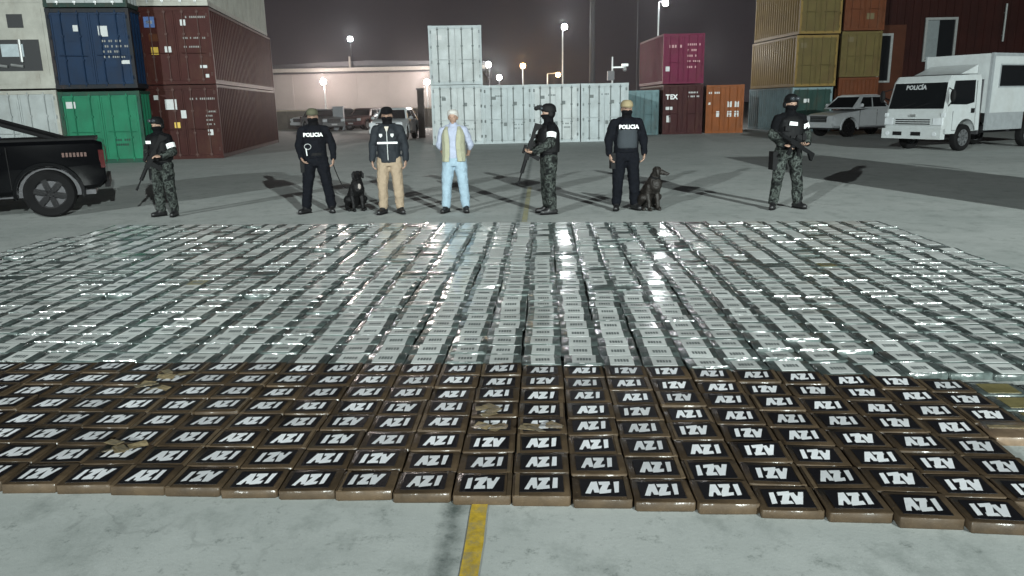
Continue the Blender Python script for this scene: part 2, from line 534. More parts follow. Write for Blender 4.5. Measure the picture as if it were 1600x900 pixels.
HB = 0.046
BM = [brick_mesh('brown_parcel', 0.258, 0.213, HB, BROWN, k) for k in range(5)]
BL = [azi_label(0.198, 0.152, k) for k in range(4)]
SM = [brick_mesh('clear_parcel', 0.262, 0.2075, HB, CLEAR, 50+k, 0.005, 0.005, k == 2) for k in range(5)]
SL = [plain_label(0.158, 0.178, k) for k in range(4)]
FLIP = {0: (-1,-3,-6,4,7), 1: (-5,-3,3,4,6,7,8), 2: (-4,-1,4,5,7,8), 3: (-4,3,4,6,8), 4: (-3,2,7), 5: (3,9), 6: (0,3,5,6,7,9), 7: (2,3,8)}
LAST = {0: 7, 1: 8, 2: 8, 3: 8, 4: 8, 5: 9, 6: 9, 7: 9}
rp = random.Random(3)
for v in range(8):
    for u in range(-19, LAST[v] + 1):
        p = brown_pos(u, v)
        if not in_view(p): continue
        o = link('brown_parcel', BM[rp.randrange(5)], None, p + Vector((rp.uniform(-.003,.003), rp.uniform(-.005,.005), 0)))
        o.scale = (1, 1, rp.uniform(.9, 1.14))
        o.rotation_euler = (rp.gauss(0,.012), rp.gauss(0,.010), -0.035 - (0.05 if u > 3 else 0.0) + rp.uniform(-.014,.014) + (math.pi if rp.random() < .5 else 0))
        flip = u in FLIP[v] or (u < -7 and rp.random() < 0.3)
        rz = o.rotation_euler.z
        up = abs(rz) < 1.0
        l = link('label', BL[rp.randrange(4)], o, (rp.uniform(-.006,.006), rp.uniform(-.006,.006), HB + 0.0012))
        l.rotation_euler = (0, 0, (math.pi if flip == up else 0) + rp.uniform(-.02,.02))
        tag(o, 'brown parcel, %slettering, %s brown row, %s' % ('upside-down ' if flip else 'upright ', ORD[v], column_words(u)), 'parcel', 'brown parcels with black labels')
        if rp.random() < .4:                       # a strip of packing tape across one end
            mb = MB(); x = rp.choice((-1, 1))*rp.uniform(.108, .119); q = rp.uniform(-.004, .004)
            mb.box(x-.009, -.104, HB+.0007, x+.009+q, .104, HB+.0022); mb.build('tape_strip', TAPE, o)
        if (v, u) in ((3, 0), (3, -1), (4, -1), (5, -9), (6, -9), (1, -8)):
            mb = MB()
            for q in range(5):
                M = Matrix.Translation((rp.uniform(-.08,.08), rp.uniform(-.09,.0), HB+0.006+.004*q)) @ Matrix.Rotation(rp.uniform(-1,1), 4, 'Z') @ Matrix.Rotation(rp.uniform(-.25,.25), 4, 'X')
                mb.box(-.045, -.025, 0, .045, .025, .0012, 0, M)
            mb.build('tape_scrap', OCHRE, o)
# tan and gold parcels at the right end of the brown rows
TM = brick_mesh('tan_parcel', 0.258, 0.208, HB, TAN, 91)
for v, us in ((4, (9, 10)),):
    for n, u in enumerate(us):
        o = link('tan_parcel', TM, None, brown_pos(u, v) + Vector((0.02, 0.03, 0)), rp.uniform(-.05,.05) - 0.08)
        mb = MB().box(-0.11, -0.018, 0, 0.11, 0.018, 0.0015)
        mb.build('tape_strip', OCHRE, o, (0, 0.03, HB+0.0012))
        tag(o, 'unlabelled tan taped parcel at the right end, %s the brown rows' % ('next to' if n == 0 else 'outermost of'), 'parcel', 'tan parcels')
GLm = plain_label(0.185, 0.15, 5, GOLD)
for v, us in ((5, (10, 11)), (6, (10, 11)), (7, (10, 11, 12))):
    for n, u in enumerate(us):
        o = link('gold_parcel', SM[n], None, brown_pos(u, v), rp.uniform(-.03,.03) - 0.09)
        link('label', GLm, o, (0, 0, HB+0.0012))
        tag(o, 'clear parcel with gold label, %s brown row level, %s right of the last brown parcel' % (ORD[v], ('first', 'second', 'third')[n]), 'parcel', 'gold labelled parcels')
# clear film parcels with pale labels: the nearest 300 one by one, the rest as one mass
rest = []
count = 0
for v in range(30):
    lo, hi = -25 + (1 if v > 24 else 0), 16 + (1 if v > 9 else 0)
    for u in range(lo, hi + 1):
        p = silver_pos(u, v)
        if not in_view(p): continue
        skip = v > 6 and rp.random() < 0.006
        if skip: continue
        p = p + Vector((rp.uniform(-.008,.008) + (0.007*math.sin(u*2.1+v*0.35)), rp.uniform(-.006,.006), 0))
        rot = (rp.gauss(0,.03), rp.uniform(-.014,.014), -0.05 + rp.uniform(-.03,.03) + (0.03 if u > 6 else 0))
        if count < 296:
            count += 1
            o = link('clear_parcel', SM[rp.randrange(5)], None, p)
            o.rotation_euler = rot
            o.scale = (1, 1, rp.uniform(.94, 1.08))
            l = link('label', SL[rp.randrange(4)], o, (rp.uniform(-.008,.008), rp.uniform(-.008,.008), HB+0.0012))
            l.rotation_euler = (0, 0, rp.uniform(-.03,.03))
            tag(o, 'clear-wrapped white-labelled parcel, %s clear row, %s' % (('nearest' if v == 0 else ORD[v]), column_words(u)), 'parcel', 'clear parcels with white labels')
        else:
            rest.append((p, rot, u, v))
mb = MB()
for p, rot, u, v in rest:
    M = Matrix.Translation(p) @ Matrix.Rotation(rot[2], 4, 'Z') @ Matrix.Rotation(rot[1], 4, 'Y') @ Matrix.Rotation(rot[0], 4, 'X') @ Matrix.Diagonal((1, 1, rp.uniform(.94, 1.08), 1))
    sm = SM[rp.randrange(5)]
    mb.add([q.co for q in sm.vertices], [tuple(f.vertices) for f in sm.polygons], 0, True, M)
    w, d = 0.079 + rp.uniform(-.004,.004), 0.089
    if rp.random() < 0.93:
        gold = 3 if rp.random() < 0.006 else 1
        dx, dy = rp.uniform(-.012,.012), rp.uniform(-.01,.01)
        mb.box(-w+dx, -d+dy, HB+.0012, w+dx, d+dy, HB+.0026, gold, M)
        if v < 16: mb.add([(-.05+dx,-.026+dy,HB+.003),(.05+dx,-.026+dy,HB+.003),(.05+dx,.02+dy,HB+.003),(-.05+dx,.02+dy,HB+.003)], [(0,1,2,3)], 2, False, M)
o = mb.build('clear_parcel_rows', [CLEAR, SLABEL, SINK, GOLD], sharp=60)
tag(o, 'far rows of clear-wrapped parcels with white labels, laid out before the line of people', 'parcels', kind='stuff')

# ------------------------------------------------------------------ containers
SEAL = mat('door_seal_grey', (.12,.14,.14), .7)
RUST = (0.09, 0.045, 0.025)
def cpaint(name, col, dirt_amt=0.5, dirt=RUST, rough=0.5):
    return mat(name, col, rough, var=0.15, vscale=1.6, dirt=dirt, dirt_amt=dirt_amt, dscale=2.2, bump=0.12, bscale=9, bdist=0.02, spec=.12)
def corr(mb, L, z0, z1, x, sgn, y0, mi=0, step=0.28, dep=0.036):
    """vertical corrugation along y on a side at x"""
    n = max(1, int((L)/step)); st = L/n
    prof = []
    for k in range(n):
        b = y0 + k*st
        prof += [(b, 0), (b+st*.25, 0), (b+st*.5, -dep), (b+st*.75, -dep)]
    prof.append((y0+L, 0))
    v = []
    for y, d in prof: v += [(x + sgn*d, y, z0), (x + sgn*d, y, z1)]
    mb.add(v, [(2*k, 2*k+2, 2*k+3, 2*k+1) for k in range(len(prof)-1)])
def container(label, pos, rz, Wd, Ht, L, paint, group=None, style='doors', doorpaint=None, marks=(), framepaint=None, z=0.0, bars=True):
    t = thing('shipping_container', label, 'container', (pos[0], pos[1], z), rz, group)
    dp = doorpaint or paint; fp = framepaint or paint
    w = Wd/2; p = 0.11
    mb = MB()
    for sx in (-1, 1):
        for y0 in (0.0, L-0.13):
            mb.box(min(sx*w, sx*(w-p)), y0, 0, max(sx*w, sx*(w-p)), y0+0.13, Ht)
        mb.box(min(sx*w, sx*(w-.08)), .13, 0.0, max(sx*w, sx*(w-.08)), L-.13, .15)
        mb.box(min(sx*w, sx*(w-.08)), .13, Ht-.09, max(sx*w, sx*(w-.08)), L-.13, Ht)
    mb.box(-w+p, 0.004, 0.0, w-p, .13, .13); mb.box(-w+p, 0.004, Ht-.13, w-p, .13, Ht-.004)
    mb.box(-w+p, L-.13, 0.0, w-p, L-.004, .13); mb.box(-w+p, L-.13, Ht-.13, w-p, L-.004, Ht-.004)
    mb.box(-w+.08, .13, 0.10, w-.08, L-.13, .15)
    mb.build('frame', fp, t)
    mb = MB()
    for sx in (-1, 1):
        for y0 in (-0.006, L-.165):
            for z0 in (-0.001, Ht-.115):
                mb.box(min(sx*(w+.006), sx*(w-.16)), y0, z0, max(sx*(w+.006), sx*(w-.16)), y0+.172, z0+.117)
    mb.build('corner_casting', fp, t).__setitem__('kind', 'stuff')
    for sx, nm in ((-1, 'side_panel'), (1, 'side_panel')):
        mb = MB(); corr(mb, L-.26, .15, Ht-.09, sx*(w-.012), sx, .13); mb.build(nm, paint, t)
    mb = MB(); n = int((L-.26)/.4)
    for k in range(n):
        y = .13 + k*(L-.26)/n
        mb.box(-w+.08, y, Ht-.05, w-.08, y+(L-.26)/n*.62, Ht-.02)
    mb.box(-w+.08, .13, Ht-.06, w-.08, L-.13, Ht-.05)
    mb.build('roof', paint, t)
    mb = MB(); mb.box(-w+p, L-.1, .13, w-p, L-.07, Ht-.13); mb.build('end_wall', paint, t)
    if style == 'doors':
        zb, zt = .13, Ht-.13
        for sx in (-1, 1):
            x0, x1 = (-w+p+.006, -.006) if sx < 0 else (.006, w-p-.006)
            mb = MB()
            mb.box(x0, .035, zb+.006, x1, .075, zt-.006)
            # raised door rim and pressed horizontal panels
            mb.box(x0, .018, zb+.006, x0+.05, .035, zt-.006); mb.box(x1-.05, .018, zb+.006, x1, .035, zt-.006)
            mb.box(x0+.05, .018, zb+.006, x1-.05, .035, zb+.07); mb.box(x0+.05, .018, zt-.07, x1-.05, .035, zt-.006)
            nb = 5
            for k in range(nb):
                a = zb + .10 + k*(zt-zb-.2)/nb
                mb.box(x0+.07, .026, a+.03, x1-.07, .036, a+(zt-zb-.2)/nb-.05)
            d = mb.build('door', dp, t)
            if bars:
                for fx in (0.27, 0.73):
                    xb = x0 + (x1-x0)*fx
                    mb = MB(); mb.tube((xb, -.004, zb-.06), (xb, -.004, zt+.06), .019, 8)
                    for zz in (zb+.0, zb+(zt-zb)*.33, zb+(zt-zb)*.66, zt-.06): mb.box(xb-.045, -.02, zz, xb+.045, .02, zz+.06)
                    mb.build('locking_bar', STEEL if bars is True else (dp if bars == 'paint' else bars), d)
                mb = MB(); mb.tube((x0+.15, -.03, zb+.95), (x1-.15, -.03, zb+.93), .012, 6); mb.build('door_handle', STEEL if bars is True else dp, d)
                xh = x0-.02 if sx < 0 else x1+.02
                for k in range(4):
                    mb = MB(); mb.box(xh-.035, .0, zb+.15+k*(zt-zb-.35)/3, xh+.035, .018, zb+.28+k*(zt-zb-.35)/3)
                    mb.build('hinge', bars if bars not in (True, 'paint') else dp, d)
    elif style == 'plain':
        mb = MB()
        n = 9; st = (Wd-2*p)/n
        v = []
        for k in range(n):
            b = -w+p+k*st
            for fx, dy in ((0,0),(.3,0),(.5,.035),(.8,.035)): v.append((b+fx*st, .03+dy))
        v.append((w-p, .03))
        vv = []
        for x, y in v: vv += [(x, y, .13), (x, y, Ht-.13)]
        mb.add(vv, [(2*k, 2*k+2, 2*k+3, 2*k+1) for k in range(len(v)-1)])
        mb.build('end_panel', dp, t)
    elif style == 'reefer':
        mb = MB(); mb.box(-w+p, .02, .13, w-p, .08, Ht-.13); mb.build('end_panel', dp, t)
        mb = MB()
        mb.box(-w+.16, .006, Ht*.20, w-.36, .02, Ht*.55); u = mb.build('machinery_bay', mat('machinery_black', (.01,.012,.015), .6), t)
        mb = MB(); mb.box(-.25, -.03, Ht*.36, .45, .005, Ht*.5); mb.build('control_box', mat('pale_blue_grey', (.35,.42,.45), .5), u)
        mb = MB()
        for k in range(3): mb.tube((-w+.3+.5*k, -.02, Ht*.27), (-w+.68+.5*k, -.02, Ht*.25), .05, 8)
        mb.tube((.35, -.01, Ht*.3), (.35, -.01, Ht*.55), .06, 8)
        mb.build('pipe', STEEL, u)
        mb = MB(); mb.box(w-1.25, .004, Ht*.68, w-.76, .02, Ht*.83); mb.build('vent_panel', MATS['machinery_black'], t)
        mb = MB(); mb.box(w-.31, .008, Ht*.15, w-.15, .02, Ht*.9); mb.build('access_panel', dp, t)
        mb = MB(); mb.box(-w+.14, .01, .14, w-.5, .02, Ht*.17); mb.build('skirt_panel', dp, t)
    for mk in marks:
        x, zz, mw, mh, mm = mk[:5]
        mb = MB(); mb.box(x-mw/2, .0115, zz-mh/2, x+mw/2, .0155, zz+mh/2)
        mb.build('sticker', mm, t)
    return t
def codes(t, Wd, Ht, seed, m, x0, z0, rows, n, size=.07, gap=.16):
    """rows of stencilled characters too small to read in the photograph"""
    rr = random.Random(seed); mb = MB()
    for r_ in range(rows):
        x = x0
        for k in range(n - rr.randrange(0, 3)):
            if rr.random() < .15: x += size
            mb.box(x, .0105, z0 - r_*gap, x+size*.62, .0165, z0 - r_*gap + size)
            x += size
    return tag(mb.build('stencil_marking', m, t), kind='stuff')

STK = mat('white_sticker', (.48,.5,.5), .5, var=.08)
STKY = mat('yellow_sticker', (.6,.4,.05), .5)
STKB = mat('blue_sticker', (.08,.16,.4), .5)
RED = cpaint('oxide_red_paint', (0.042, 0.0075, 0.0057), .4)
RED2 = cpaint('dark_oxide_red_paint', (0.034, 0.0065, 0.005), .4)
BLUE = cpaint('blue_paint', (0.005, 0.022, 0.058), .4, (.012,.014,.02))
GREEN = cpaint('green_paint', (0.014, 0.155, 0.082), .3, (.03,.05,.04))
WHT = cpaint('dirty_white_paint', (0.36, 0.39, 0.39), .35, (.2,.18,.15))
CREAM = cpaint('cream_white_paint', (0.38, 0.38, 0.34), .4, (.2,.17,.13))
ICE = cpaint('pale_grey_blue_paint', (0.38, 0.425, 0.437), .35, (.2,.2,.18))
ICE2 = cpaint('pale_grey_paint', (0.43, 0.465, 0.47), .35, (.2,.2,.18))
TEAL = cpaint('grey_teal_paint', (0.13, 0.21, 0.225), .4)
MAG = cpaint('magenta_paint', (0.115, 0.0075, 0.036), .3)
MAGL = cpaint('faded_pink_paint', (0.5, 0.32, 0.32), .3)
DRED = cpaint('wine_red_paint', (0.034, 0.006, 0.007), .3)
ORG = cpaint('orange_paint', (0.18, 0.05, 0.008), .4)
YLW = cpaint('ochre_yellow_paint', (0.165, 0.112, 0.034), .45)
OLV = cpaint('olive_yellow_paint', (0.085, 0.067, 0.024), .45)
GBL = cpaint('grey_blue_paint', (0.14, 0.20, 0.215), .4)
DGR = cpaint('dark_green_paint_and_shade', (0.016, 0.04, 0.034), .4)
BORG = cpaint('brown_orange_paint', (0.085, 0.026, 0.010), .5)

DKF = cpaint('black_blue_frame', (.012,.016,.022), .3)
DKG = cpaint('dark_green_frame', (.012,.06,.04), .3)
TH = R(7.5)
dx_, dy_ = math.cos(TH), math.sin(TH)
def left_stack(px, py, Wd=2.44):
    """centre of the front foot line of a container whose right front corner stands at a pixel"""
    q = ground(px, py)
    return (q.x - dx_*Wd/2, q.y - dy_*Wd/2)
lr = left_stack(350, 247)
t = container('dark oxide red long container at the bottom of the left red stack', lr, TH, 2.44, 2.62, 12.9, RED2, bars=REDBAR, group='stacked red containers at left',
    marks=((-.42, 1.95, .4, .36, STK), (-.02, 1.6, .18, .28, STK), (-.28, 1.22, .2, .2, STKY), (.85, .95, .18, .22, STK), (-.9, 2.2, .16, .16, STK)))
codes(t, 2.44, 2.6, 1, STENCIL, .25, 2.1, 1, 11); codes(t, 2.44, 2.6, 2, STENCIL, .75, 1.65, 4, 5, .06, .15)
t = container('oxide red long container with a blue sticker, middle of the left red stack', lr, TH, 2.44, 2.62, 12.9, RED, bars=REDBAR, group='stacked red containers at left', z=2.65,
    marks=((-.83, 2.12, .36, .36, STKB), (-.83, 2.12, .2, .1, STK), (-.3, 1.2, .22, .2, STK), (-.75, 1.15, .24, .26, STKY), (-.75, 1.6, .3, .25, BORG), (.85, .6, .24, .1, STK), (.3, 2.1, .18, .2, STK), (.95, .28, .12, .12, STK)))
codes(t, 2.44, 2.6, 3, STENCIL, .4, 2.25, 1, 9); codes(t, 2.44, 2.6, 4, STENCIL, .25, 1.55, 2, 10, .06, .3)
container('white long container on top of the left red stack', (lr[0]-.03, lr[1]+.05), TH, 2.44, 2.6, 12.2, CREAM, z=5.32)
gq = left_stack(227, 253.5)
t = container('bright green container at the bottom behind the black pickup', gq, TH, 2.62, 2.42, 6.06, GREEN, framepaint=DKG, marks=((-.95, 1.98, .3, .22, STK),), bars='paint')
codes(t, 2.6, 2.4, 6, DGR, .35, .75, 2, 8, .07, .16)
t = container('blue container stacked on the green container', (gq[0]-.02, gq[1]), TH, 2.62, 2.58, 6.06, BLUE, z=2.52, framepaint=DKF, marks=((-.42, 1.95, .18, .2, STK), (.42, 1.85, .3, .34, STK), (1.0, .85, .3, .12, STK)), bars='paint')
codes(t, 2.6, 2.6, 7, STENCIL, .35, 1.5, 4, 8, .07, .17)
container('white dirty container topmost above the blue container', (gq[0]-.05, gq[1]+.02), TH, 2.62, 2.58, 6.06, WHT, z=5.14, framepaint=DGR)
wq = left_stack(103, 256)
container('white container at the bottom left beside the green container', wq, TH, 2.5, 2.5, 6.06, WHT, framepaint=CREAM, bars='paint')
container('white refrigerated container with dark machinery, stacked at far left', (wq[0]-.02, wq[1]+.02), TH, 2.62, 2.9, 6.06, CREAM, style='reefer', z=2.56)

def foot(pxl, pxr, y):
    a, b = ground(pxl, y), ground(pxr, y)
    return ((a.x+b.x)/2, (a.y+b.y)/2), (b-a).length
GW = 'white container row behind the people'
for k, (a, b, y, lab) in enumerate(((680, 755, 226.5, 'pale grey container behind the old man, bottom of a stack of two'),
        (758, 831, 225, 'pale grey container second from left in the white row'),
        (833, 906, 223.5, 'pale grey container behind the soldier seen in profile, in the white row'),
        (908, 982, 221.5, 'pale grey container at the right end of the white row'))):
    (cx, cy), w = foot(a, b, y)
    d = 35.2 + 0.12*k - cy
    s = (cy + d)/cy
    t = container(lab, (cx*s, cy+d), R(4), w*s - .075, 2.56 if k else 2.6, 6.06, (ICE2, ICE, ICE2, ICE)[k], GW, framepaint=ICE, bars=SEAL,
        marks=((.35, 1.75, .16, .16, SEAL), (-.2+.1*k, .85, .14, .16, SEAL), (-.6, 2.0, .18, .14, SEAL)))
    codes(t, w, 2.5, 20+k, SEAL, -.75 + .2*k, 2.05, 1, 5, .07); codes(t, w, 2.5, 30+k, SEAL, .3, .8, 2, 5, .06)
    if k == 0: c0, w0 = (cx*s, cy+d), w*s
container('pale grey container alone on the second level, above the old man', (c0[0]-.02, c0[1]+.1), R(4), w0-.06, 2.5, 6.06, ICE2, z=2.62, framepaint=ICE, bars=SEAL, marks=((-.7, 2.0, .25, .2, STK),))
container('small teal container between the white row and the wine red stack', (6.95, 41.6), R(-14), 1.9, 2.3, 6.06, TEAL, bars='paint')
t = container('wine red container under the magenta container', (9.2, 41.6), R(2), 2.12, 2.55, 6.06, DRED, bars='paint', marks=((-.72, 1.35, .36, .16, STK), (-.75, .8, .2, .34, STK)))
text('lettering', 'TEX', .34, WHITE_INK, t, (-.6, .008, 1.92), bold=.012)
codes(t, 2.1, 2.5, 41, STK, .25, 2.1, 2, 8, .08, .2)
t = container('magenta container on the second level right of centre', (9.15, 41.5), R(2), 2.15, 2.5, 6.06, MAG, z=2.6, bars='paint', marks=((-.82, .75, .22, .24, STK),))
codes(t, 2.1, 2.5, 42, MAGL, -.9, 1.8, 1, 6, .14); codes(t, 2.1, 2.5, 43, MAGL, .2, 1.9, 5, 6, .1, .28)
for ch in t.children:
    if ch.name.startswith('side_panel'): ch.data.materials[0] = MAG
t = container('orange container between the wine red and the ochre stacks', (11.5, 41.9), R(-8), 1.95, 2.5, 6.06, ORG, bars='paint',
    marks=((.25, 1.5, .22, .3, STK), (.62, 1.5, .22, .3, STK), (.25, 1.0, .22, .3, STK), (.62, 1.0, .22, .3, STK), (-.35, 1.0, .16, .3, STK), (-.8, 1.55, .12, .12, STK)))
codes(t, 2, 2.5, 44, STK, -.85, 2.05, 1, 6, .1)
yp = (16.05, 41.7)
container('grey blue container with doors coloured dark for shade, bottom of the ochre stack', yp, R(4), 2.18, 2.3, 6.06, GBL, doorpaint=DGR, framepaint=GBL, bars='paint', marks=((-.3, 1.6, .3, .2, STK),))  # shaded front put into the colour: dark green on the doors
BLOT = mat('dark_stencil', (.09, .07, .03), .7)
container('ochre yellow container in the middle of the ochre stack', (yp[0]-.05, yp[1]-.35), R(4), 2.2, 2.55, 6.06, YLW, 'ochre containers', doorpaint=OLV, z=2.33, bars='paint', marks=((-.72, 2.05, .3, .26, BLOT),))
container('ochre yellow container at the top of the ochre stack', (yp[0]+.05, yp[1]-.3), R(4), 2.2, 2.55, 6.06, YLW, 'ochre containers', doorpaint=OLV, z=4.95, bars='paint', marks=((-.72, 2.0, .36, .3, BLOT),))
rp_ = (18.62, 42.1)
container('brown orange container at the bottom behind the white pickup', rp_, R(3), 2.16, 2.75, 6.06, BORG, style='plain')
container('olive container in the middle of the stack by the brown building', (rp_[0], rp_[1]+.02), R(3), 2.16, 2.3, 6.06, OLV, z=2.78, bars='paint', marks=((-.6, 1.9, .3, .24, BLOT),))
container('rusty orange container at the top of the stack by the brown building', (rp_[0]+.03, rp_[1]-.03), R(3), 2.16, 2.5, 6.06, BORG, z=5.12, bars='paint', marks=((.3, .7, .4, .3, BLOT),))

# ------------------------------------------------------------------ buildings
WALLR = mat('dark_red_siding', (0.018, 0.005, 0.004), .8, spec=.1, var=.25, vscale=.8, dirt=(.01,.006,.006), dirt_amt=.5, dscale=.6)
PILL = mat('orange_brown_siding', (0.045, 0.016, 0.009), .8, spec=.1, var=.2, vscale=1.5)
TRIM = mat('white_window_trim', (.17,.18,.178), .5)
GLASS = mat('dark_window_glass', (.006,.007,.008), .06, spec=.4)
b = thing('building', 'dark red brown building with white framed windows behind the police truck', 'building', (20.1, 45.0, 0), 0)
mb = MB(); n = 64
v = []
for k in range(n):
    for fx, d in ((0,0),(.55,0),(.62,-.05),(.93,-.05)): v.append((k*.45 + fx*.45, d))
v.append((n*.45, 0))
vv = []
for x, y in v: vv += [(x, y, 0), (x, y, 12)]
mb.add(vv, [(2*k, 2*k+2, 2*k+3, 2*k+1) for k in range(len(v)-1)])
mb.box(0, .02, 0, n*.45, 12, 12)
mb.build('wall', WALLR, b)
mb = MB(); mb.box(-.3, -.3, 12, n*.45+.3, 12.3, 12.3); mb.build('roof', DARKSTEEL, b)
mb = MB(); mb.box(.15, -.16, 0, 2.15, -.056, 5.6); mb.build('pilaster', PILL, b)
def window(parent, x0, x1, z0, z1, y, fr=.13):
    mb = MB()
    mb.box(x0, y-.09, z0, x0+fr, y, z1); mb.box(x1-fr, y-.09, z0, x1, y, z1)
    mb.box(x0+fr, y-.088, z1-fr, x1-fr, y, z1); mb.box(x0+fr, y-.088, z0, x1-fr, y, z0+fr*.8)
    w = mb.build('window', TRIM, parent)
    mb = MB(); mb.box(x0+fr, y-.03, z0+fr*.8, x1-fr, y-.01, z1-fr); mb.build('pane', GLASS, w)
    return w
window(b, .62, 1.42, 2.5, 5.15, -.17)
w = window(b, 3.2, 5.0, 3.6, 5.95, -.06)
mb = MB(); mb.box(3.34, -.13, 3.75, 3.98, -.1, 5.8); mb.build('sliding_sash', mat('frosted_sash', (.12,.14,.145), .4), w)
for x, zz in ((7.6, 4.6), (9.15, 4.7)):
    mb = MB(); mb.tube((x, -.16, zz), (x, -.16, zz+2.0), .055, 8); mb.box(x-.05, -.15, zz+.3, x+.05, -.04, zz+.36); mb.box(x-.05, -.15, zz+1.5, x+.05, -.04, zz+1.56)
    mb.build('pipe', TRIM, b)

HW = mat('pale_pink_grey_render', (0.19, 0.175, 0.165), .8, var=.12, vscale=.3, dirt=(.2,.17,.16), dirt_amt=.4, dscale=.25)
FAS = mat('pale_fascia', (.2,.19,.17), .6)
b = thing('warehouse', 'long pale warehouse with flat fascia behind two bright lamps', 'building', (-23.5, 75, 0), 0)
mb = MB(); mb.box(0, 0, 0, 21, 25, 5.0); mb.build('wall', HW, b)
for k in range(7):
    mb = MB(); mb.box(.05+3*k, -.05, 0, .25+3*k, -.004, 4.7); mb.build('pilaster', HW, b)
mb = MB(); mb.box(-.4, -.5, 5.0, 21.4, 25.4, 5.35); mb.build('fascia', FAS, b)
mb = MB(); mb.tube((-.4, -.56, 4.92), (21.4, -.56, 4.92), .09, 8); mb.build('gutter', DARKSTEEL, b)
mb = MB(); mb.prism([(-.4, 5.36), (21.4, 5.36), (21.4, 5.7), (10.5, 6.0), (-.4, 5.7)], .2, 25); mb.build('roof', DARKSTEEL, b)
mb = MB(); mb.tube((8.75, -.2, 5.3), (8.75, -.2, 6.35), .1, 8); mb.build('vent_pipe', FAS, b)

FW_ = mat('brown_block_wall', (.10,.085,.07), .85, var=.25, vscale=1.2)
o = thing('boundary_wall', 'low brown boundary wall in front of the pale warehouse', 'wall', (-24, 66, 0), 0)
mb = MB(); mb.box(0, 0, 0, 21, .2, 1.5); mb.build('block_wall', FW_, o)
mb = MB(); mb.box(-.04, -.05, 1.5, 21.04, .25, 1.6); mb.build('coping', mat('coping_stone', (.28,.24,.18), .8), o)
for k in range(8):
    mb = MB(); mb.box(2.6*k, -.12, 0, 2.6*k+.28, -.002, 1.495); mb.build('pier', FW_, o)

# ------------------------------------------------------------------ lamps and masts
def glow(name, col, s):
    return mat(name, (.8,.8,.8), .5, emit=col, estr=s)
GW_ = glow('lamp_white', (.95, .97, 1.0), 170)
GP_ = glow('lamp_warm_white', (1.0, .88, .82), 800)
GO_ = glow('lamp_orange', (1.0, .55, .2), 30)
def street_lamp(label, px, py, y, watts, col, gm, rad=.22, arm=0.0, pole=True, pole_r=.07, ground_z=0.0, metal=STEEL):
    # distance y, height from the photograph
    d = RT*((px-800)/F_PX) - UP*((py-450)/F_PX) + FW
    k = y/d.y
    p = Vector((d.x*k, y, CAM_H + d.z*k))
    t = thing('street_lamp', label, 'lamp', (p.x + arm, y + .25, 0), 0, 'lamps of the yard')
    h = p.z
    if pole:
        mb = MB(); mb.tube((0,0,0), (0,0,h+.1), pole_r*1.3, 10, 0, pole_r*.8); mb.build('pole', metal, t)
    mb = MB(); mb.tube((0, 0, h+.12), (-arm, -.2, h+rad*.9), .035, 8)
    mb.build('bracket', metal, t)
    mb = MB()
    mb.box(-arm-rad*1.1, -.25+.06, h-rad*.8, -arm+rad*1.1, -.02, h+rad*.9)
    mb.build('lamp_housing', metal, t)
    mb = MB(); mb.ball((-arm, -.28, h), (rad, rad*.45, rad)); mb.build('lamp_lens', gm, t)
    l = lamp('lamp_light', (0,0,0), watts, col, .2)
    l.parent = t; l.location = (-arm, -.3, h + rad + .25)
    return t
street_lamp('bright warm lamp at the left in front of the pale warehouse', 505, 128, 71, 1500, (1,.84,.78), GP_, .22)
street_lamp('bright warm lamp beside the white containers', 667, 128, 71, 1500, (1,.85,.79), GP_, .22)
street_lamp('high white lamp alone in the dark sky at left', 547, 61, 92, 700, (.95,.96,1), GW_, .27, pole_r=.05, metal=DARKSTEEL)
street_lamp('white lamp on the tall slim pole above the white row', 882, 42, 70, 800, (.95,.97,1), GW_, .24, arm=-.15)
street_lamp('white lamp just right of the lone upper container', 763, 101, 60, 300, (1,.96,.92), GW_, .2, arm=.1, metal=DARKSTEEL)
street_lamp('small white lamp low above the white row', 780, 121, 72, 700, (.95,1,1), GW_, .22, metal=DARKSTEEL)
street_lamp('small orange lamp on a pale pole', 817, 103, 70, 500, (1,.55,.2), GO_, .22, arm=0)
street_lamp('small orange lamp on a side arm by the tall slim pole', 872, 117, 72, 500, (1,.62,.25), GO_, .2, arm=-.95)
street_lamp('white lamp on the pole behind the magenta container', 1040, 5, 60, 700, (.95,.97,1), GW_, .2, arm=-.45)
street_lamp('small white lamp at the right edge of the magenta container', 1097, 92, 50, 300, (1,.98,.95), GW_, .12, arm=.1, metal=DARKSTEEL)
street_lamp('tiny pale lamp at the left edge of the lone upper container', 677, 107, 60, 150, (1,.97,.9), GW_, .12, arm=.1, metal=DARKSTEEL)

def mast(name, label, px, y, h, r, metal, arm=False):
    x = (px-800)/F_PX*(y*math.cos(PITCH))
    t = thing(name, label, 'mast', (x, y, 0))
    mb = MB(); mb.tube((0,0,0), (0,0,h), r, 10, 0, r*.6); mb.build('pole', metal, t)
    mb = MB(); mb.box(-r*1.6, -r*1.6, 0, r*1.6, r*1.6, .05); mb.build('base_plate', metal, t)
    if arm:
        mb = MB(); mb.box(-.05, -.05, h-.6, .75, .05, h-.52); mb.build('bracket', metal, t)
        mb = MB(); mb.box(.5, -.2, h-.52, .85, .1, h-.38); mb.ball((.68,-.1,h-.68), .12); mb.build('camera_head', metal, t)
        mb = MB(); mb.box(-.28, -.18, 2.9, .1, .14, 3.4); mb.build('control_box', DARKSTEEL, t)
    else:
        mb = MB()
        for k in range(10): mb.box(r*.8, -.03, 2+k*1.2, r*1.25, .03, 2.04+k*1.2)
        mb.build('climbing_peg', metal, t)
    return t
DK = mat('dark_mast_paint', (.03,.03,.034), .7)
mast('utility_mast', 'tall dark mast rising behind the white row', 931, 66, 17, .27, DK)
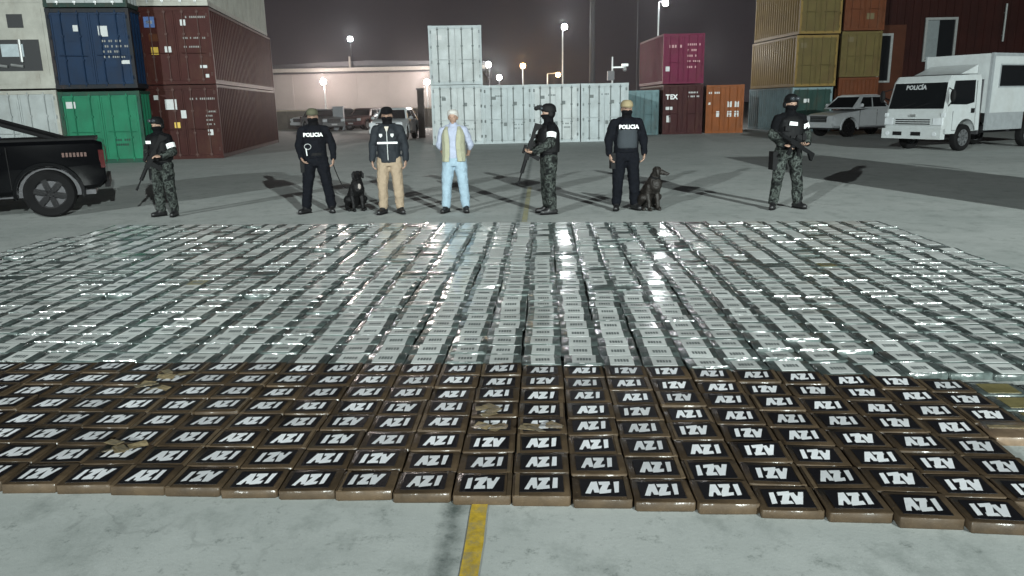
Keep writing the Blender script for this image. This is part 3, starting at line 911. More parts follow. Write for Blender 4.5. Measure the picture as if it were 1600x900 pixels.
mast('utility_mast', 'thin dark mast left of the lamp by the magenta container', 1000, 66, 13, .07, DK)
mast('camera_mast', 'pale short mast with a surveillance camera above the white row', 962, 44, 4.15, .09, STEEL, True)
o = thing('gate_post', 'thick dark post beside the warm lamp, left of the white containers', 'post', ground(660, 215), 0)
mb = MB(); mb.box(-.17,-.17,0,.17,.17,2.6); mb.build('post', mat('dark_brown_post', (.06,.05,.045), .8), o)
mb = MB(); mb.box(-.21,-.21,2.6,.21,.21,2.68); mb.build('cap', DARKSTEEL, o)
o = thing('utility_cabinet', 'grey metal cabinet behind the first policeman', 'cabinet', ground(531, 205), 0)
mb = MB(); mb.box(-.38,-.25,.1,.38,.25,1.75); mb.build('body', mat('grey_cabinet_paint', (.2,.22,.24), .5), o)
mb = MB(); mb.box(-.34,-.275,.16,-.01,-.252,1.68); mb.build('door', mat('grey_cabinet_door', (.23,.25,.27), .5), o)
mb = MB(); mb.box(.01,-.275,.16,.34,-.252,1.68); mb.build('door', MATS['grey_cabinet_door'], o)
mb = MB(); mb.box(-.36,-.22,0,.36,.22,.1); mb.build('plinth', DARKSTEEL, o)
mb = MB(); mb.box(-.42,-.3,1.75,.42,.28,1.82); mb.build('roof', MATS['grey_cabinet_paint'], o)

# ------------------------------------------------------------------ vehicles
TYRE = mat('tyre_rubber', (.006,.006,.0065), .85, var=.2, spec=.15)
RIM = mat('alloy_rim', (.22,.23,.24), .4, .7)
RIMD = mat('dark_alloy_rim', (.014,.014,.015), .3, .3, spec=.12)
CHROME = mat('chrome_trim', (.55,.56,.57), .2, .9)
LENS = mat('lamp_glass', (.5,.53,.55), .12, spec=.8)
REDLENS = mat('red_lamp_glass', (.05,.008,.008), .1, spec=.15)
def wheel(parent, x, y, r, w, sgn, rim=RIM, spokes=6):
    mb = MB()
    prof = [(.62*r,-w*.42),(.9*r,-w*.5),(.98*r,-w*.38),(r,-w*.2),(r,w*.2),(.98*r,w*.38),(.9*r,w*.5),(.62*r,w*.42)]
    n = 28
    rings = [[(x + d, y + q*math.cos(2*math.pi*i/n), r + q*math.sin(2*math.pi*i/n)) for i in range(n)] for q, d in prof]
    mb.loft(rings + [rings[0]], 0, True, False)
    wo = MB().mesh('wheel', TYRE) if False else None
    hub = MB(); hub.tube((x-w*.2, y, r), (x+w*.2, y, r), r*.2, 14)
    W_ = hub.build('wheel', rim, parent)
    mb.build('tyre', TYRE, W_)
    mb = MB(); xs = x + sgn*w*.30
    rings = [[(x + d, y + q*math.cos(2*math.pi*i/n), r + q*math.sin(2*math.pi*i/n)) for i in range(n)] for q, d in ((.66*r,-w*.4),(.66*r,w*.4),(.58*r,w*.36),(.58*r,-w*.36))]
    mb.loft(rings + [rings[0]], 0, True, False)
    for k in range(spokes):
        a = 2*math.pi*k/spokes + .3
        M = Matrix.Translation((xs, y, r)) @ Matrix.Rotation(a, 4, 'X')
        mb.box(-.025, -.045*r/.4, .1*r, .02, .045*r/.4, .62*r, 0, M)
    mb.build('rim', rim, W_)
    mb = MB(); mb.tube((x-.02, y, r), (x-.01, y, r), r*.6, 20); mb.build('brake_disc', DARKSTEEL, W_)
    return W_

def rr(y, z0, z1, hw, c=.09, tum=0.0):
    """rounded-rectangle cross-section at y"""
    h = hw - tum
    return [(-hw+c, y, z0), (hw-c, y, z0), (hw, y, z0+c), (hw, y, (z0+z1)/2), (h, y, z1-c), (h-c, y, z1), (-h+c, y, z1), (-h, y, z1-c), (-hw, y, (z0+z1)/2), (-hw, y, z0+c)]

def pickup(label, loc, rz, paint, s=1.0, rim=RIM, cat='pickup truck', suv=False, badge=False, group=None, glassm=GLASS):
    t = thing('pickup_truck' if not suv else 'parked_car', label, cat, loc, rz, group)
    t.scale = (s, s, s)
    L = 4.93 if not suv else 4.5
    r = .40
    fy, ry = .93, (4.05 if not suv else 3.5)
    bt = 1.27 if not suv else 1.05
    mb = MB()
    rings = [rr(.0, .48, .86, .80), rr(.10, .42, .96, .87), rr(.3, .40, 1.02, .90, .09, .03), rr(1.2, .40, 1.10, .925, .10, .03),
             rr(1.45, .40, 1.13, .93, .08, .02), rr(2.4, .40, bt-.02, .93, .08, .02), rr(L-1.6, .40, bt, .93, .06, .02), rr(L-.12, .46, bt, .92, .06, .02), rr(L, .55, bt-.04, .89, .06, .02)]
    mb.loft(rings, 0, True)
    me = mb.mesh('body', paint, 30)
    cut = MB()
    for y in (fy, ry): cut.tube((-1.2, y, r*.98), (1.2, y, r*.98), r*1.2, 24)
    cm = cut.mesh('cut', paint)
    co_ = link('tmp_cut', cm)
    body = evaluated(me, [('BOOLEAN', dict(operation='DIFFERENCE', object=co_, solver='EXACT'))])
    bpy.data.objects.remove(co_)
    body.name = 'body'
    body.set_sharp_from_angle(angle=R(30))
    B = link('body', body, t)
    mb = MB()
    mb.box(-.70, .2, .34, .70, L-.2, .46)
    mb.tube((-.75, fy, r), (.75, fy, r), .06); mb.tube((-.75, ry, r), (.75, ry, r), .07)
    mb.box(-.72, fy-.46, .46, .72, fy+.46, .93); mb.box(-.72, ry-.46, .46, .72, ry+.46, .93)
    mb.build('chassis', DARKSTEEL, t)
    # arch flares
    for y in (fy, ry):
        for sx in (-1, 1):
            mb = MB(); n = 14; q = []
            for k in range(n+1):
                a = R(-8) + (math.pi + R(16))*k/n
                q.append((math.cos(a), math.sin(a)))
            rings = []
            for c_, s_ in q:
                rings.append([(sx*.915, y+c_*r*1.18, r+s_*r*1.18), (sx*.965, y+c_*r*1.19, r+s_*r*1.19), (sx*.965, y+c_*r*1.32, r+s_*r*1.32), (sx*.925, y+c_*r*1.34, r+s_*r*1.34)])
            mb.loft(rings, 0, True); mb.build('wheel_arch', paint, t)
    # cabin
    roof = 1.84 if not suv else 1.66
    cy0, cy1, cy2, cy3 = (1.12, 1.78, 2.85, 3.35) if not suv else (1.25, 1.95, 3.5, 4.3)
    def cab(z, y0, y1, hw): return [(-hw, y0, z), (hw, y0, z), (hw, y1, z), (-hw, y1, z)]
    mb = MB(); zb = bt - .05
    mb.loft([cab(zb, cy0, cy3, .88), cab(roof-.06, cy1-.03, cy2+.06, .70), cab(roof, cy1+.12, cy2-.1, .60)], 0, False)
    cb = mb.build('cabin', paint, t)
    def lerp(a, b, k): return a + (b-a)*k
    def side(k, fy_):                       # point on the cabin side at height share k, fraction fy_ along
        z = lerp(zb, roof-.06, k); hw = lerp(.88, .70, k)+.004
        return hw, lerp(lerp(cy0, cy1-.03, k), lerp(cy3, cy2+.06, k), fy_), z
    for sx in (-1, 1):
        for a, b_ in ((.10, .50), (.54, .93)):
            mb = MB(); q = []
            for k, f in ((.14, a), (.14, b_), (.9, b_), (.9, a)):
                hw, y, z = side(k, f if not (a < .2 and f == a) else f + .04*(k < .5)); q.append((sx*hw, y, z))
            q2 = [(x - sx*.02, y, z) for x, y, z in q]
            mb.add(q + q2, [(0,1,2,3),(7,6,5,4),(0,4,5,1),(1,5,6,2),(2,6,7,3),(3,7,4,0)])
            mb.build('side_window', glassm, cb)
    for nm, (ya, yb) in (('windscreen', (cy0, cy1-.03)), ('rear_window', (cy3, cy2+.06))):
        sg = -1 if nm == 'windscreen' else 1
        q = [(sx*(lerp(.88,.70,k)-.09), lerp(ya, yb, k) + sg*.006, lerp(zb, roof-.06, k)) for sx, k in ((-1,.12),(1,.12),(1,.93),(-1,.93))]
        q2 = [(x, y - sg*.02, z) for x, y, z in q]
        mb = MB(); mb.add(q + q2, [(0,1,2,3),(7,6,5,4),(0,4,5,1),(1,5,6,2),(2,6,7,3),(3,7,4,0)]); mb.build(nm, glassm, cb)
    if not suv:
        mb = MB(); mb.box(-.84, cy3-.05, bt-.02, .84, L-.1, bt+.035); mb.build('bed_cover', BLACK, t)
        for sx in (-1, 1):
            mb = MB(); mb.limb((sx*.74, cy3+.9, bt+.02), (sx*.66, cy2+.1, roof-.1), .035, .035, 8); mb.build('sport_bar', BLACK, t)
    for sx in (-1, 1):
        mb = MB(); mb.box(min(sx*.55,sx*.86), -.012, .74, max(sx*.55,sx*.86), .06, .93); mb.build('headlight', LENS, t)
        mb = MB(); mb.box(min(sx*.80,sx*.905), L-.075, .80, max(sx*.80,sx*.905), L+.008, 1.1); mb.build('tail_light', REDLENS, t)
        mb = MB(); mb.ball((sx*1.03, cy0+.35, bt+.10), (.11, .06, .09)); mb.tube((sx*.88, cy0+.35, bt+.05), (sx*1.0, cy0+.35, bt+.08), .02); mb.build('mirror', paint, t)
        mb = MB(); mb.box(min(sx*.80,sx*.99), 1.55, .36, max(sx*.80,sx*.99), ry-.75, .42); mb.build('side_step', BLACK if s >= 1 else DARKSTEEL, t)
        for yy in (2.35, 3.3):
            mb = MB(); mb.box(min(sx*.925,sx*.95), yy, bt-.2, max(sx*.925,sx*.95), yy+.16, bt-.16); mb.build('door_handle', paint, t)
        for yy in (1.5, 2.52, 3.52):
            mb = MB(); mb.box(min(sx*.92,sx*.934), yy-.006, .5, max(sx*.92,sx*.934), yy+.006, bt-.08); mb.build('door_gap', BLACK, t)
    mb = MB(); mb.box(-.5, -.016, .66, .5, .04, .92)
    gr = mb.build('grille', BLACK, t)
    mb = MB()
    for k in range(3): mb.box(-.48, -.024, .70+k*.07, .48, -.017, .73+k*.07)
    mb.build('grille_bar', CHROME, gr)
    mb = MB(); mb.box(-.86, -.05, .42, .86, .1, .62); mb.build('bumper', paint, t)
    mb = MB(); mb.box(-.84, L-.04, .46, .84, L+.04, .62); mb.build('rear_bumper', BLACK, t)
    mb = MB(); mb.box(-.22, -.058, .48, .22, -.051, .58); mb.build('number_plate', STK, t)
    for y in (fy, ry):
        for sx in (-1, 1): wheel(t, sx*.79, y, r, .26, sx, rim)
    if badge:
        mb = MB()
        for k in range(7): mb.box(.924, L-.62+k*.055, 1.0, .934, L-.585+k*.055, 1.07)
        mb.build('badge', mat('dull_red_badge', (.07,.03,.022), .6), t)
    return t
BLKP = mat('black_car_paint', (.0022,.0024,.003), .09, var=.1, spec=.14)
SILV = mat('white_car_paint', (.46,.485,.50), .3, coat=.5, var=.05)
DCAR = mat('dark_car_paint', (.03,.03,.035), .3, coat=.4)

def place_by_wheel(px, py, rz, wx, wy, s=1.0):
    """origin of a vehicle whose wheel (local wx, wy) stands at a pixel"""
    q = ground(px, py)
    c, k = math.cos(rz), math.sin(rz)
    return (q.x - s*(wx*c - wy*k), q.y - s*(wx*k + wy*c), 0)
rz = R(-64)
pickup('black pickup truck at the left edge, seen from its rear side', place_by_wheel(84, 340, rz, .92, 4.05, 1.0), rz, BLKP, 1.0, RIMD, badge=True)
rz = R(-68)
pickup('white pickup truck parked behind the front of the police truck', place_by_wheel(1325, 214, rz, .9, .93, 1.0), rz, SILV, .999, RIMD)
pickup('white car facing the camera behind the man in the dark jacket', ground(604, 221), R(-4), SILV, .999, RIM, 'car', True)
GCAR = mat('grey_car_paint', (.13,.135,.14), .3, coat=.3)
RCAR = mat('dark_red_car_paint', (.07,.02,.02), .3, coat=.3)
for px, py, rz_, lb, mt in ((523, 206, 35, 'grey car parked far back right beside the grey cabinet', GCAR), (549, 204, -20, 'dark red car parked far back between the grey cabinet and the white car', RCAR),
        (573, 203, 60, 'dark car parked far back just left of the white car', DCAR), (466, 204, -35, 'pale car parked far back by the end of the red stack', SILV)):
    pickup(lb, ground(px, py), R(rz_), mt, .999, RIM, 'car', True, group='cars parked far back')

def box_truck(label, loc, rz, lettering=True, group=None):
    t = thing('box_truck', label, 'truck', loc, rz, group)
    WP = mat('white_truck_paint', (.40,.43,.435), .3, coat=.2, var=.06, dirt=(.3,.29,.27), dirt_amt=.3, dscale=2)
    GP = mat('grey_truck_skirt', (.22,.24,.25), .5)
    mb = MB()
    hw = 1.03
    rings = [rr(.06, .52, 1.02, .97, .06), rr(.02, .60, 1.08, 1.0, .06), rr(.03, .62, 1.30, 1.02, .08)]
    # side profile of the cab, lofted across
    prof = [(.02,.55),(.0,1.02),(.05,1.28),(.24,2.16),(.38,2.33),(1.75,2.36),(1.80,2.20),(1.80,.62),(1.62,.62)]
    arch = [(1.12+.52*math.cos(a), .50+.50*math.sin(a)) for a in [R(12+k*14) for k in range(12)]]
    prof = prof + [p for p in arch if p[1] > .56] + [(.58,.55)]
    ringsx = []
    for x, k in ((-hw, .94), (-hw+.07, 1.0), (hw-.07, 1.0), (hw, .94)):
        ringsx.append([(x*(1 - .07*max(0, (z-1.2)/1.1)), .9 + (y-.9)*(.97 if k < 1 else 1), 1.3 + (z-1.3)*(.985 if k < 1 else 1)) for y, z in prof])
    mb.loft(ringsx, 0, False)
    cabo = mb.build('cab', WP, t)
    INK = mat('grey_window_lettering', (.34,.36,.37), .6)
    def ws(sx, z):                           # point on the sloping front
        y = .05 + (z-1.28)*(.19/.88)
        return (sx*(1 - .07*max(0,(z-1.2)/1.1)), y - .012, z)
    mb = MB(); q = [ws(-.96,1.33), ws(.96,1.33), ws(.95,2.12), ws(-.95,2.12)]; q2 = [(x, y+.02, z) for x,y,z in q]
    mb.add(q+q2, [(0,1,2,3),(7,6,5,4),(0,4,5,1),(1,5,6,2),(2,6,7,3),(3,7,4,0)])
    wsn = mb.build('windscreen', GLASS, cabo)
    if lettering:
        o_ = text('lettering', 'POLIC\u00cdA', .19, INK, cabo, (-.12, .05+.70*.216-.024, 1.98), (R(90)-math.atan(.216), 0, 0), bold=.006)
    mb = MB(); mb.tube((-.5,-.0+.02,1.36),(.1,.12,1.55),.012,6); mb.tube((.0,.02,1.36),(.6,.12,1.55),.012,6); mb.build('wiper', BLACK, cabo)
    for sx in (-1, 1):
        mb = MB(); X = hw*.955
        q = [(.26,1.30),(.30,1.50),(.46,2.16),(1.42,2.18),(1.46,1.50),(1.0,1.42),(.7,1.26)]
        mb.prism([(y,z) for y,z in q], sx*X-.012, sx*X+.022*1, 0, 'x')
        M_ = mb.build('side_window', GLASS, cabo)
        mb = MB()
        for (ya,za),(yb,zb) in (((.42,.66),(.42,1.25)),((1.55,.66),(1.55,2.16)),((.42,.66),(.62,.66))): mb.tube((sx*(hw-.002),ya,za),(sx*(hw-.002)*(1 if zb<1.5 else .955),yb,zb),.007,5)
        mb.build('door_gap', BLACK, cabo)
        mb = MB(); mb.box(min(sx*hw,sx*(hw+.03)), 1.3, 1.18, max(sx*hw,sx*(hw+.03)), 1.44, 1.32); mb.build('door_handle', BLACK, cabo)
        mb = MB(); mb.box(min(sx*.70,sx*1.0), -.03, .83, max(sx*.70,sx*1.0), .05, 1.05); mb.build('headlight', LENS, cabo)
        mb = MB(); mb.box(min(sx*.93,sx*1.035), -.0, 1.08, max(sx*.93,sx*1.035), .08, 1.2); mb.build('turn_light', LENS, cabo)
        mb = MB(); mb.ball((sx*1.22, .05, 1.72), (.09,.06,.2)); mb.tube((sx*.98,.2,1.95),(sx*1.22,.05,1.86),.015); mb.tube((sx*1.0,.2,1.4),(sx*1.22,.05,1.58),.015); mb.build('mirror', BLACK, cabo)
    mb = MB(); mb.box(-.66, -.02, .82, .66, .03, 1.04); gr = mb.build('grille', WP, cabo)
    mb = MB()
    for k in range(3): mb.box(-.60, -.03, .845+k*.066, .60, -.021, .88+k*.066)
    mb.build('grille_slot', BLACK, gr)
    mb = MB(); mb.box(-.09, -.036, 1.09, .09, -.0, 1.16); mb.build('badge', STEEL, cabo)
    mb = MB(); mb.box(-1.03, -.09, .40, 1.03, .12, .72); bu = mb.build('bumper', WP, t)
    mb = MB(); mb.box(-.62, -.097, .50, -.30, -.091, .62); mb.box(.02, -.097, .50, .36, -.091, .62); mb.build('bumper_slot', BLACK, bu)
    mb = MB()
    for sx in (-1,1): mb.tube((sx*.82,-.1,.56),(sx*.82,-.06,.56),.07,12)
    mb.build('fog_light', LENS, bu)
    # box body
    bw, by0, by1, bz0, bz1 = 1.13, 1.95, 7.2, .62, 2.98
    mb = MB(); mb.box(-bw, by0, 1.16, bw, by1, bz1); bx = mb.build('box_body', WP, t)
    mb = MB()
    for sx in (-1,1):
        for yy in (by0, by1-.09): mb.box(min(sx*(bw-.05),sx*(bw+.02)), yy-.012, bz0, max(sx*(bw-.05),sx*(bw+.02)), yy+.10, bz1+.015)
        mb.box(min(sx*(bw-.06),sx*(bw+.016)), by0+.1, bz1-.08, max(sx*(bw-.06),sx*(bw+.016)), by1-.1, bz1+.012)
    mb.build('edge_trim', GP, bx)
    for sx in (-1,1):
        for ya, yb in ((by0+.1, 3.9), (5.3, by1-.1)):
            mb = MB(); mb.box(min(sx*(bw-.04),sx*(bw+.004)), ya, bz0, max(sx*(bw-.04),sx*(bw+.004)), yb, 1.157); mb.build('skirt', GP, t)
    for sx in (-1,1):
        mb = MB(); mb.box(min(sx*bw,sx*(bw+.012)), 2.42, 1.98, max(sx*bw,sx*(bw+.012)), 4.6, 2.62); wn = mb.build('window', GLASS, bx)
        mb = MB(); y0,y1,z0,z1 = 2.42,4.6,1.98,2.62
        for a in ((y0-.04,z0-.04,y1+.04,z0),(y0-.04,z1,y1+.04,z1+.04),(y0-.04,z0,y0,z1),(y1,z0,y1+.04,z1)): mb.box(min(sx*bw,sx*(bw+.02)), a[0], a[1], max(sx*bw,sx*(bw+.02)), a[2], a[3])
        mb.build('frame', GP, wn)
    mb = MB(); mb.prism([(.95,2.37),(1.78,2.385),(1.78,2.66),(1.4,2.52)], -.8, .8, 0, 'x'); mb.build('wind_deflector', WP, t)
    mb = MB(); mb.box(-.45, 1.5, .5, .45, by1-.1, .72); mb.box(-.95, 1.82, .5, .95, 1.92, 2.2); mb.build('chassis', DARKSTEEL, t)
    for y in (1.12, 4.6):
        for sx in (-1,1): wheel(t, sx*.88, y, .42, .24, sx, RIM, 8)
    return t
rz = R(-63)
tk = box_truck('white police box truck parked at right in front of the brown building', place_by_wheel(1502, 236, rz, .98, 1.12), rz)
# the truck that throws the straight shadow across the yard at right stands just outside the frame
t2 = box_truck('white box truck standing beside the parcels at right', (10.42, 12.0, 0), R(180), False)
t2.scale = (1.0, 1.0, 1.0)

# ------------------------------------------------------------------ people
SKIN = mat('skin', (.30,.19,.14), .55, var=.06)
CLK = mat('black_cloth', (.0032,.0035,.0045), .9, var=.2, vscale=15, spec=.1)
NAVY = mat('black_blue_cloth', (.0042,.005,.0075), .88, var=.2, vscale=15, spec=.1)
GEAR = mat('black_gear', (.004,.0043,.005), .7, var=.2, spec=.2)
JACK = mat('dark_grey_jacket', (.013,.0165,.021), .75, var=.15, spec=.2)
KHAKI = mat('khaki_cloth', (.26,.20,.14), .9, var=.1)
JEANS = mat('light_blue_jeans', (.23,.315,.38), .9, var=.12, vscale=9)
VEST = mat('beige_vest_cloth', (.26,.26,.185), .9, var=.1)
LAV = mat('lavender_shirt', (.29,.32,.41), .85, var=.08)
BOOT = mat('black_boot_leather', (.010,.010,.011), .45, var=.2)
HAIRW = mat('white_hair', (.42,.41,.39), .8, bump=.5, bscale=60)
OLIVE = mat('olive_cap_cloth', (.07,.07,.042), .9, var=.15)
TANC = mat('tan_cap_cloth', (.24,.195,.11), .9, var=.1)
EYE = mat('eye', (.03,.02,.015), .2)
GOG = mat('goggle_lens', (.03,.035,.04), .1)

HEAD_Z = 1.60
def figure(name, label, loc, rz, arms, feet, hgt=1.72, build=1.0, group='people standing in line'):
    t = thing(name, label, 'person', loc, rz, group)
    k = hgt/1.72
    t.scale = (k, k, k)
    J = {}
    for s, nm in ((-1, 'R'), (1, 'L')):           # R = viewer's left when facing the camera
        fx, fy, toe = feet[nm]
        J['hip'+nm] = Vector((s*.095, .0, .90)); J['ank'+nm] = Vector((fx, fy, .09))
        mid = (J['hip'+nm] + J['ank'+nm])/2
        J['knee'+nm] = Vector((mid.x + s*.008, mid.y - .02, .485))
        a = R(toe)*s
        J['toe'+nm] = Vector((fx + math.sin(a)*.165, fy - math.cos(a)*.165, .035)); J['heel'+nm] = Vector((fx - math.sin(a)*.055, fy + math.cos(a)*.055, .045))
        sh = Vector((s*.178*build, .01, 1.392)); el, wr, hd = arms[nm]
        J['sh'+nm], J['el'+nm], J['wr'+nm], J['hd'+nm] = sh, Vector(el), Vector(wr), Vector(hd)
    # body: one continuous surface, head to feet
    mb = MB()
    mb.ell([(.80,0,0,.12,.09),(.90,0,0,.155,.105),(1.03,0,.0,.135,.095),(1.2,0,0,.15,.105),(1.34,0,.005,.165,.11),(1.42,0,.01,.14,.09),(1.46,0,.01,.08,.07)], 18)
    mb.limb((0,.01,1.42), (0,-.005,1.55), .058, .054)
    mb.ball((0,-.0,1.628), (.080,.098,.103)); mb.ball((0,-.03,1.575), (.056,.066,.068)); mb.ball((0,-.055,1.525), (.030,.028,.026))
    mb.limb((0,-.094,1.605), (0,-.112,1.572), .010, .016); mb.ball((0,-.086,1.632), (.05,.014,.012)); mb.ball((0,-.09,1.548), (.026,.012,.010))
    for s in (-1,1): mb.ball((s*.078,.01,1.60), (.012,.022,.034))
    for nm in 'RL':
        s = -1 if nm == 'R' else 1
        mb.chain([J['hip'+nm], J['knee'+nm], J['ank'+nm]], [.085,.056,.042])
        mb.chain([J['heel'+nm], J['toe'+nm]], [.038,.032])
        mb.chain([J['sh'+nm], J['el'+nm], J['wr'+nm]], [.052,.040,.028])
        wr, hd = J['wr'+nm], J['hd'+nm]
        d = (hd - wr).normalized()
        side = Vector((0,-1,0)); side = (side - d*side.dot(d)).normalized()      # palm width direction
        nrm = d.cross(side).normalized()
        if nrm.x*s > 0: nrm = -nrm                                               # palm faces the thigh
        palm_end = wr + d*.085
        for q in (-.5, 0, .5): mb.limb(wr + side*.018*q*1.4, palm_end + side*.034*q*1.6, .017, .015)
        for i, (q, ln) in enumerate(((.042,.070),(.015,.080),(-.013,.074),(-.038,.058))):
            b0 = palm_end + side*q
            j1 = b0 + d*ln*.45 + nrm*.010; j2 = j1 + d*ln*.32 + nrm*.020; j3 = j2 + d*ln*.16 + nrm*.022
            mb.chain([b0, j1, j2, j3], [.0098,.0092,.0085,.0075], 8)
        b0 = wr + d*.03 + side*.030; j1 = b0 + d*.032 + side*.024 + nrm*.008; j2 = j1 + d*.034 + side*.004 + nrm*.010
        mb.chain([b0, j1, j2], [.014,.0115,.0095], 8)
    B = skin_over(mb, 'body', SKIN, t, .0065, 2)
    for s in (-1,1):
        e = MB(); e.ball((s*.030,-.083,1.615), (.012,.008,.007), 8); e.build('eye', EYE, t)
    return t, J
def trousers(t, J, m, baggy=1.0, fold=.034, low=.10, name='trousers'):
    mb = MB()
    mb.ell([(.80,0,0,.15,.115),(.90,0,.0,.178,.128),(1.0,0,0,.165,.12),(1.05,0,0,.158,.115)], 18)
    for nm in 'RL':
        a = J['ank'+nm].copy(); a.z = low+.03
        mb.chain([J['hip'+nm], J['knee'+nm], a], [.105*baggy,.080*baggy,.070*baggy])
    return skin_over(mb, name, m, t, .0125, 3, fold)
def boots(t, J, m=BOOT, shaft=.24, name='boot'):
    for nm in 'RL':
        mb = MB()
        mb.chain([J['heel'+nm] + Vector((0,0,.008)), J['toe'+nm] + Vector((0,0,.012))], [.050,.044])
        d = (J['toe'+nm]-J['heel'+nm]).normalized()
        mb.limb(J['heel'+nm] + d*.12 + Vector((0,0,.03)), J['ank'+nm] + Vector((0,0,.03)), .045, .056)
        top = J['ank'+nm] + (J['knee'+nm]-J['ank'+nm]).normalized()*(shaft-.09)
        mb.limb(J['ank'+nm], top, .058, .064)
        mb2 = skin_over(mb, name, m, t, .0125, 2)
        lo = min(v.co.z for v in mb2.data.vertices)
        for v in mb2.data.vertices:
            v.co.z = max(v.co.z, 0.004)
        sm = MB(); sm.limb(J['heel'+nm].xy.to_3d() + Vector((0,0,.012)), J['toe'+nm].xy.to_3d() + Vector((0,0,.012)), .055, .048, 14)
        M = Matrix.Diagonal((1,1,.22,1))
        sm.v = [(x, y, .001 + max(0,(z-.012+.06))*.2) for x, y, z in sm.v]
        sm.build('sole', BLACK, mb2)
def top(t, J, m, low=.86, bulk=1.0, name='jacket', cuff=.04, fold=.030, sleeve=1.0, collar=True):
    mb = MB()
    b = bulk
    mb.ell([(low,0,0,.178*b,.13*b),(low+.08,0,0,.18*b,.132*b),(1.10,0,0,.172*b,.13*b),(1.25,0,0,.182*b,.138*b),(1.36,0,.005,.188*b,.135*b),(1.43,0,.01,.15*b,.108*b),(1.475,0,.01,.085,.08)], 20)
    for nm in 'RL':
        w = J['el'+nm] + (J['wr'+nm]-J['el'+nm])*sleeve
        mb.chain([J['sh'+nm], J['el'+nm], w], [.074*b,.064*b,.048*b])
        mb.limb((0, .015, 1.455), J['sh'+nm] + Vector((0,0,.012)), .062, .056)
    if collar: mb.limb((0,.01,1.44), (0,.0,1.50), .075, .068)
    return skin_over(mb, name, m, t, .0125, 3, fold)
def forearms(t, J):
    for nm in 'RL':
        a = J['sh'+nm] + (J['el'+nm]-J['sh'+nm])*.82
        mb = MB(); mb.chain([a, J['el'+nm], J['el'+nm] + (J['wr'+nm]-J['el'+nm])*.96], [.078,.074,.058])
        skin_over(mb, 'sleeve', CAMO, t, .011, 2, .012)
def mask(t, m=CLK, low=1.45):
    mb = MB()
    mb.limb((0,.01,1.43), (0,-.0,1.54), .084, .080)
    mb.ball((0,-.012,1.562), (.091,.104,.056)); mb.limb((0,.0,1.53), (0,.0,1.57), .078, .080)
    mb.ball((0,.035,1.61), (.092,.082,.09))
    mb.limb((0,-.098,1.588),(0,-.112,1.572),.012,.02)
    return skin_over(mb, 'face_mask', m, t, .009, 2)
def cap(t, m, front=None, brim=True):
    mb = MB()
    mb.ell([(1.645,0,.0,.098,.116),(1.68,0,.0,.099,.117),(1.715,0,.0,.090,.108),(1.745,0,.0,.062,.078),(1.754,0,.0,.022,.034)], 20)
    c = mb.build('cap', m, t, sharp=60)
    if brim:
        mb = MB(); n = 12; r0 = []; r1 = []
        for k in range(n+1):
            a = math.pi + math.pi*k/n
            r0.append((.094*math.cos(a), .105*math.sin(a)+.0, 1.652)); r1.append((.088*math.cos(a), -.03 + .155*math.sin(a), 1.638 + .012*abs(math.cos(a))))
        v = r0 + r1 + [(x,y,z-.006) for x,y,z in r0+r1]; N = n+1; f = []
        for k in range(n): f += [(k,k+1,N+k+1,N+k),(2*N+k,3*N+k,3*N+k+1,2*N+k+1),(N+k,N+k+1,3*N+k+1,3*N+k)]
        mb.add(v, f, 0, True); mb.build('brim', m, c)
    if front:
        mb = MB(); mb.ball((0,-.092,1.692), (.042,.016,.028)); mb.build('badge', front, c)
    return c
def helmet(t, goggles=True, nvg=False):
    mb = MB()
    mb.ell([(1.625,0,.025,.100,.108),(1.65,0,.008,.105,.125),(1.69,0,.005,.103,.124),(1.725,0,.005,.090,.108),(1.75,0,.005,.065,.08),(1.765,0,.005,.03,.04)], 22)
    for s in (-1,1): mb.ball((s*.098,.02,1.60), (.022,.045,.05))
    h = skin_over(mb, 'helmet', GEAR, t, .008, 2)
    if goggles:
        mb = MB()
        for s in (-1,1): mb.ball((s*.042,-.122,1.69), (.042,.03,.032))
        mb.build('goggles', GOG, h)
    if nvg:
        mb = MB(); mb.box(-.03,-.18,1.68,.03,-.11,1.74); mb.limb((0,-.15,1.70),(0,-.20,1.69),.03,.035); mb.build('mount', GEAR, h)
    return h
def tac_vest(t, J, patch_x=None, letters=None):
    mb = MB()
    mb.ell([(1.0,0,0,.198,.165),(1.06,0,0,.205,.172),(1.3,0,0,.205,.172),(1.38,0,.005,.17,.15),(1.43,0,.01,.12,.12)], 20, 0, None, 2.6)
    for s in (-1,1): mb.limb((s*.13,-.08,1.36),(s*.13,.08,1.40),.04,.04)
    v = skin_over(mb, 'tactical_vest', GEAR, t, .012, 2)
    for x, z, w, h in ((-.13,1.08,.08,.13),(-.03,1.07,.08,.15),(.07,1.08,.08,.14),(.15,1.12,.06,.1),(-.12,1.25,.09,.07)):
        mb = MB(); mb.prism([(x-w/2,z-h/2),(x+w/2,z-h/2),(x+w/2,z+h/2-.01),(x+w/2-.01,z+h/2),(x-w/2+.01,z+h/2),(x-w/2,z+h/2-.01)], -.205, -.15); mb.build('pouch', GEAR, v)
    return v
def belt(t, m=BLACK, z=1.0, r=(.182,.138)):
    mb = MB(); mb.ell([(z-.025,0,0,r[0],r[1]),(z-.02,0,0,r[0]+.006,r[1]+.006),(z+.02,0,0,r[0]+.006,r[1]+.006),(z+.025,0,0,r[0],r[1])], 22)
    return mb.build('belt', m, t)
def armband(t, J, nm, m=WHITE_INK, k=.42):
    a, b = J['sh'+nm], J['el'+nm]
    p = a + (b-a)*k; q = a + (b-a)*(k+.32)
    mb = MB(); mb.limb(p, q, .081, .076, 18, 0, False)
    return mb.build('armband', m, t)
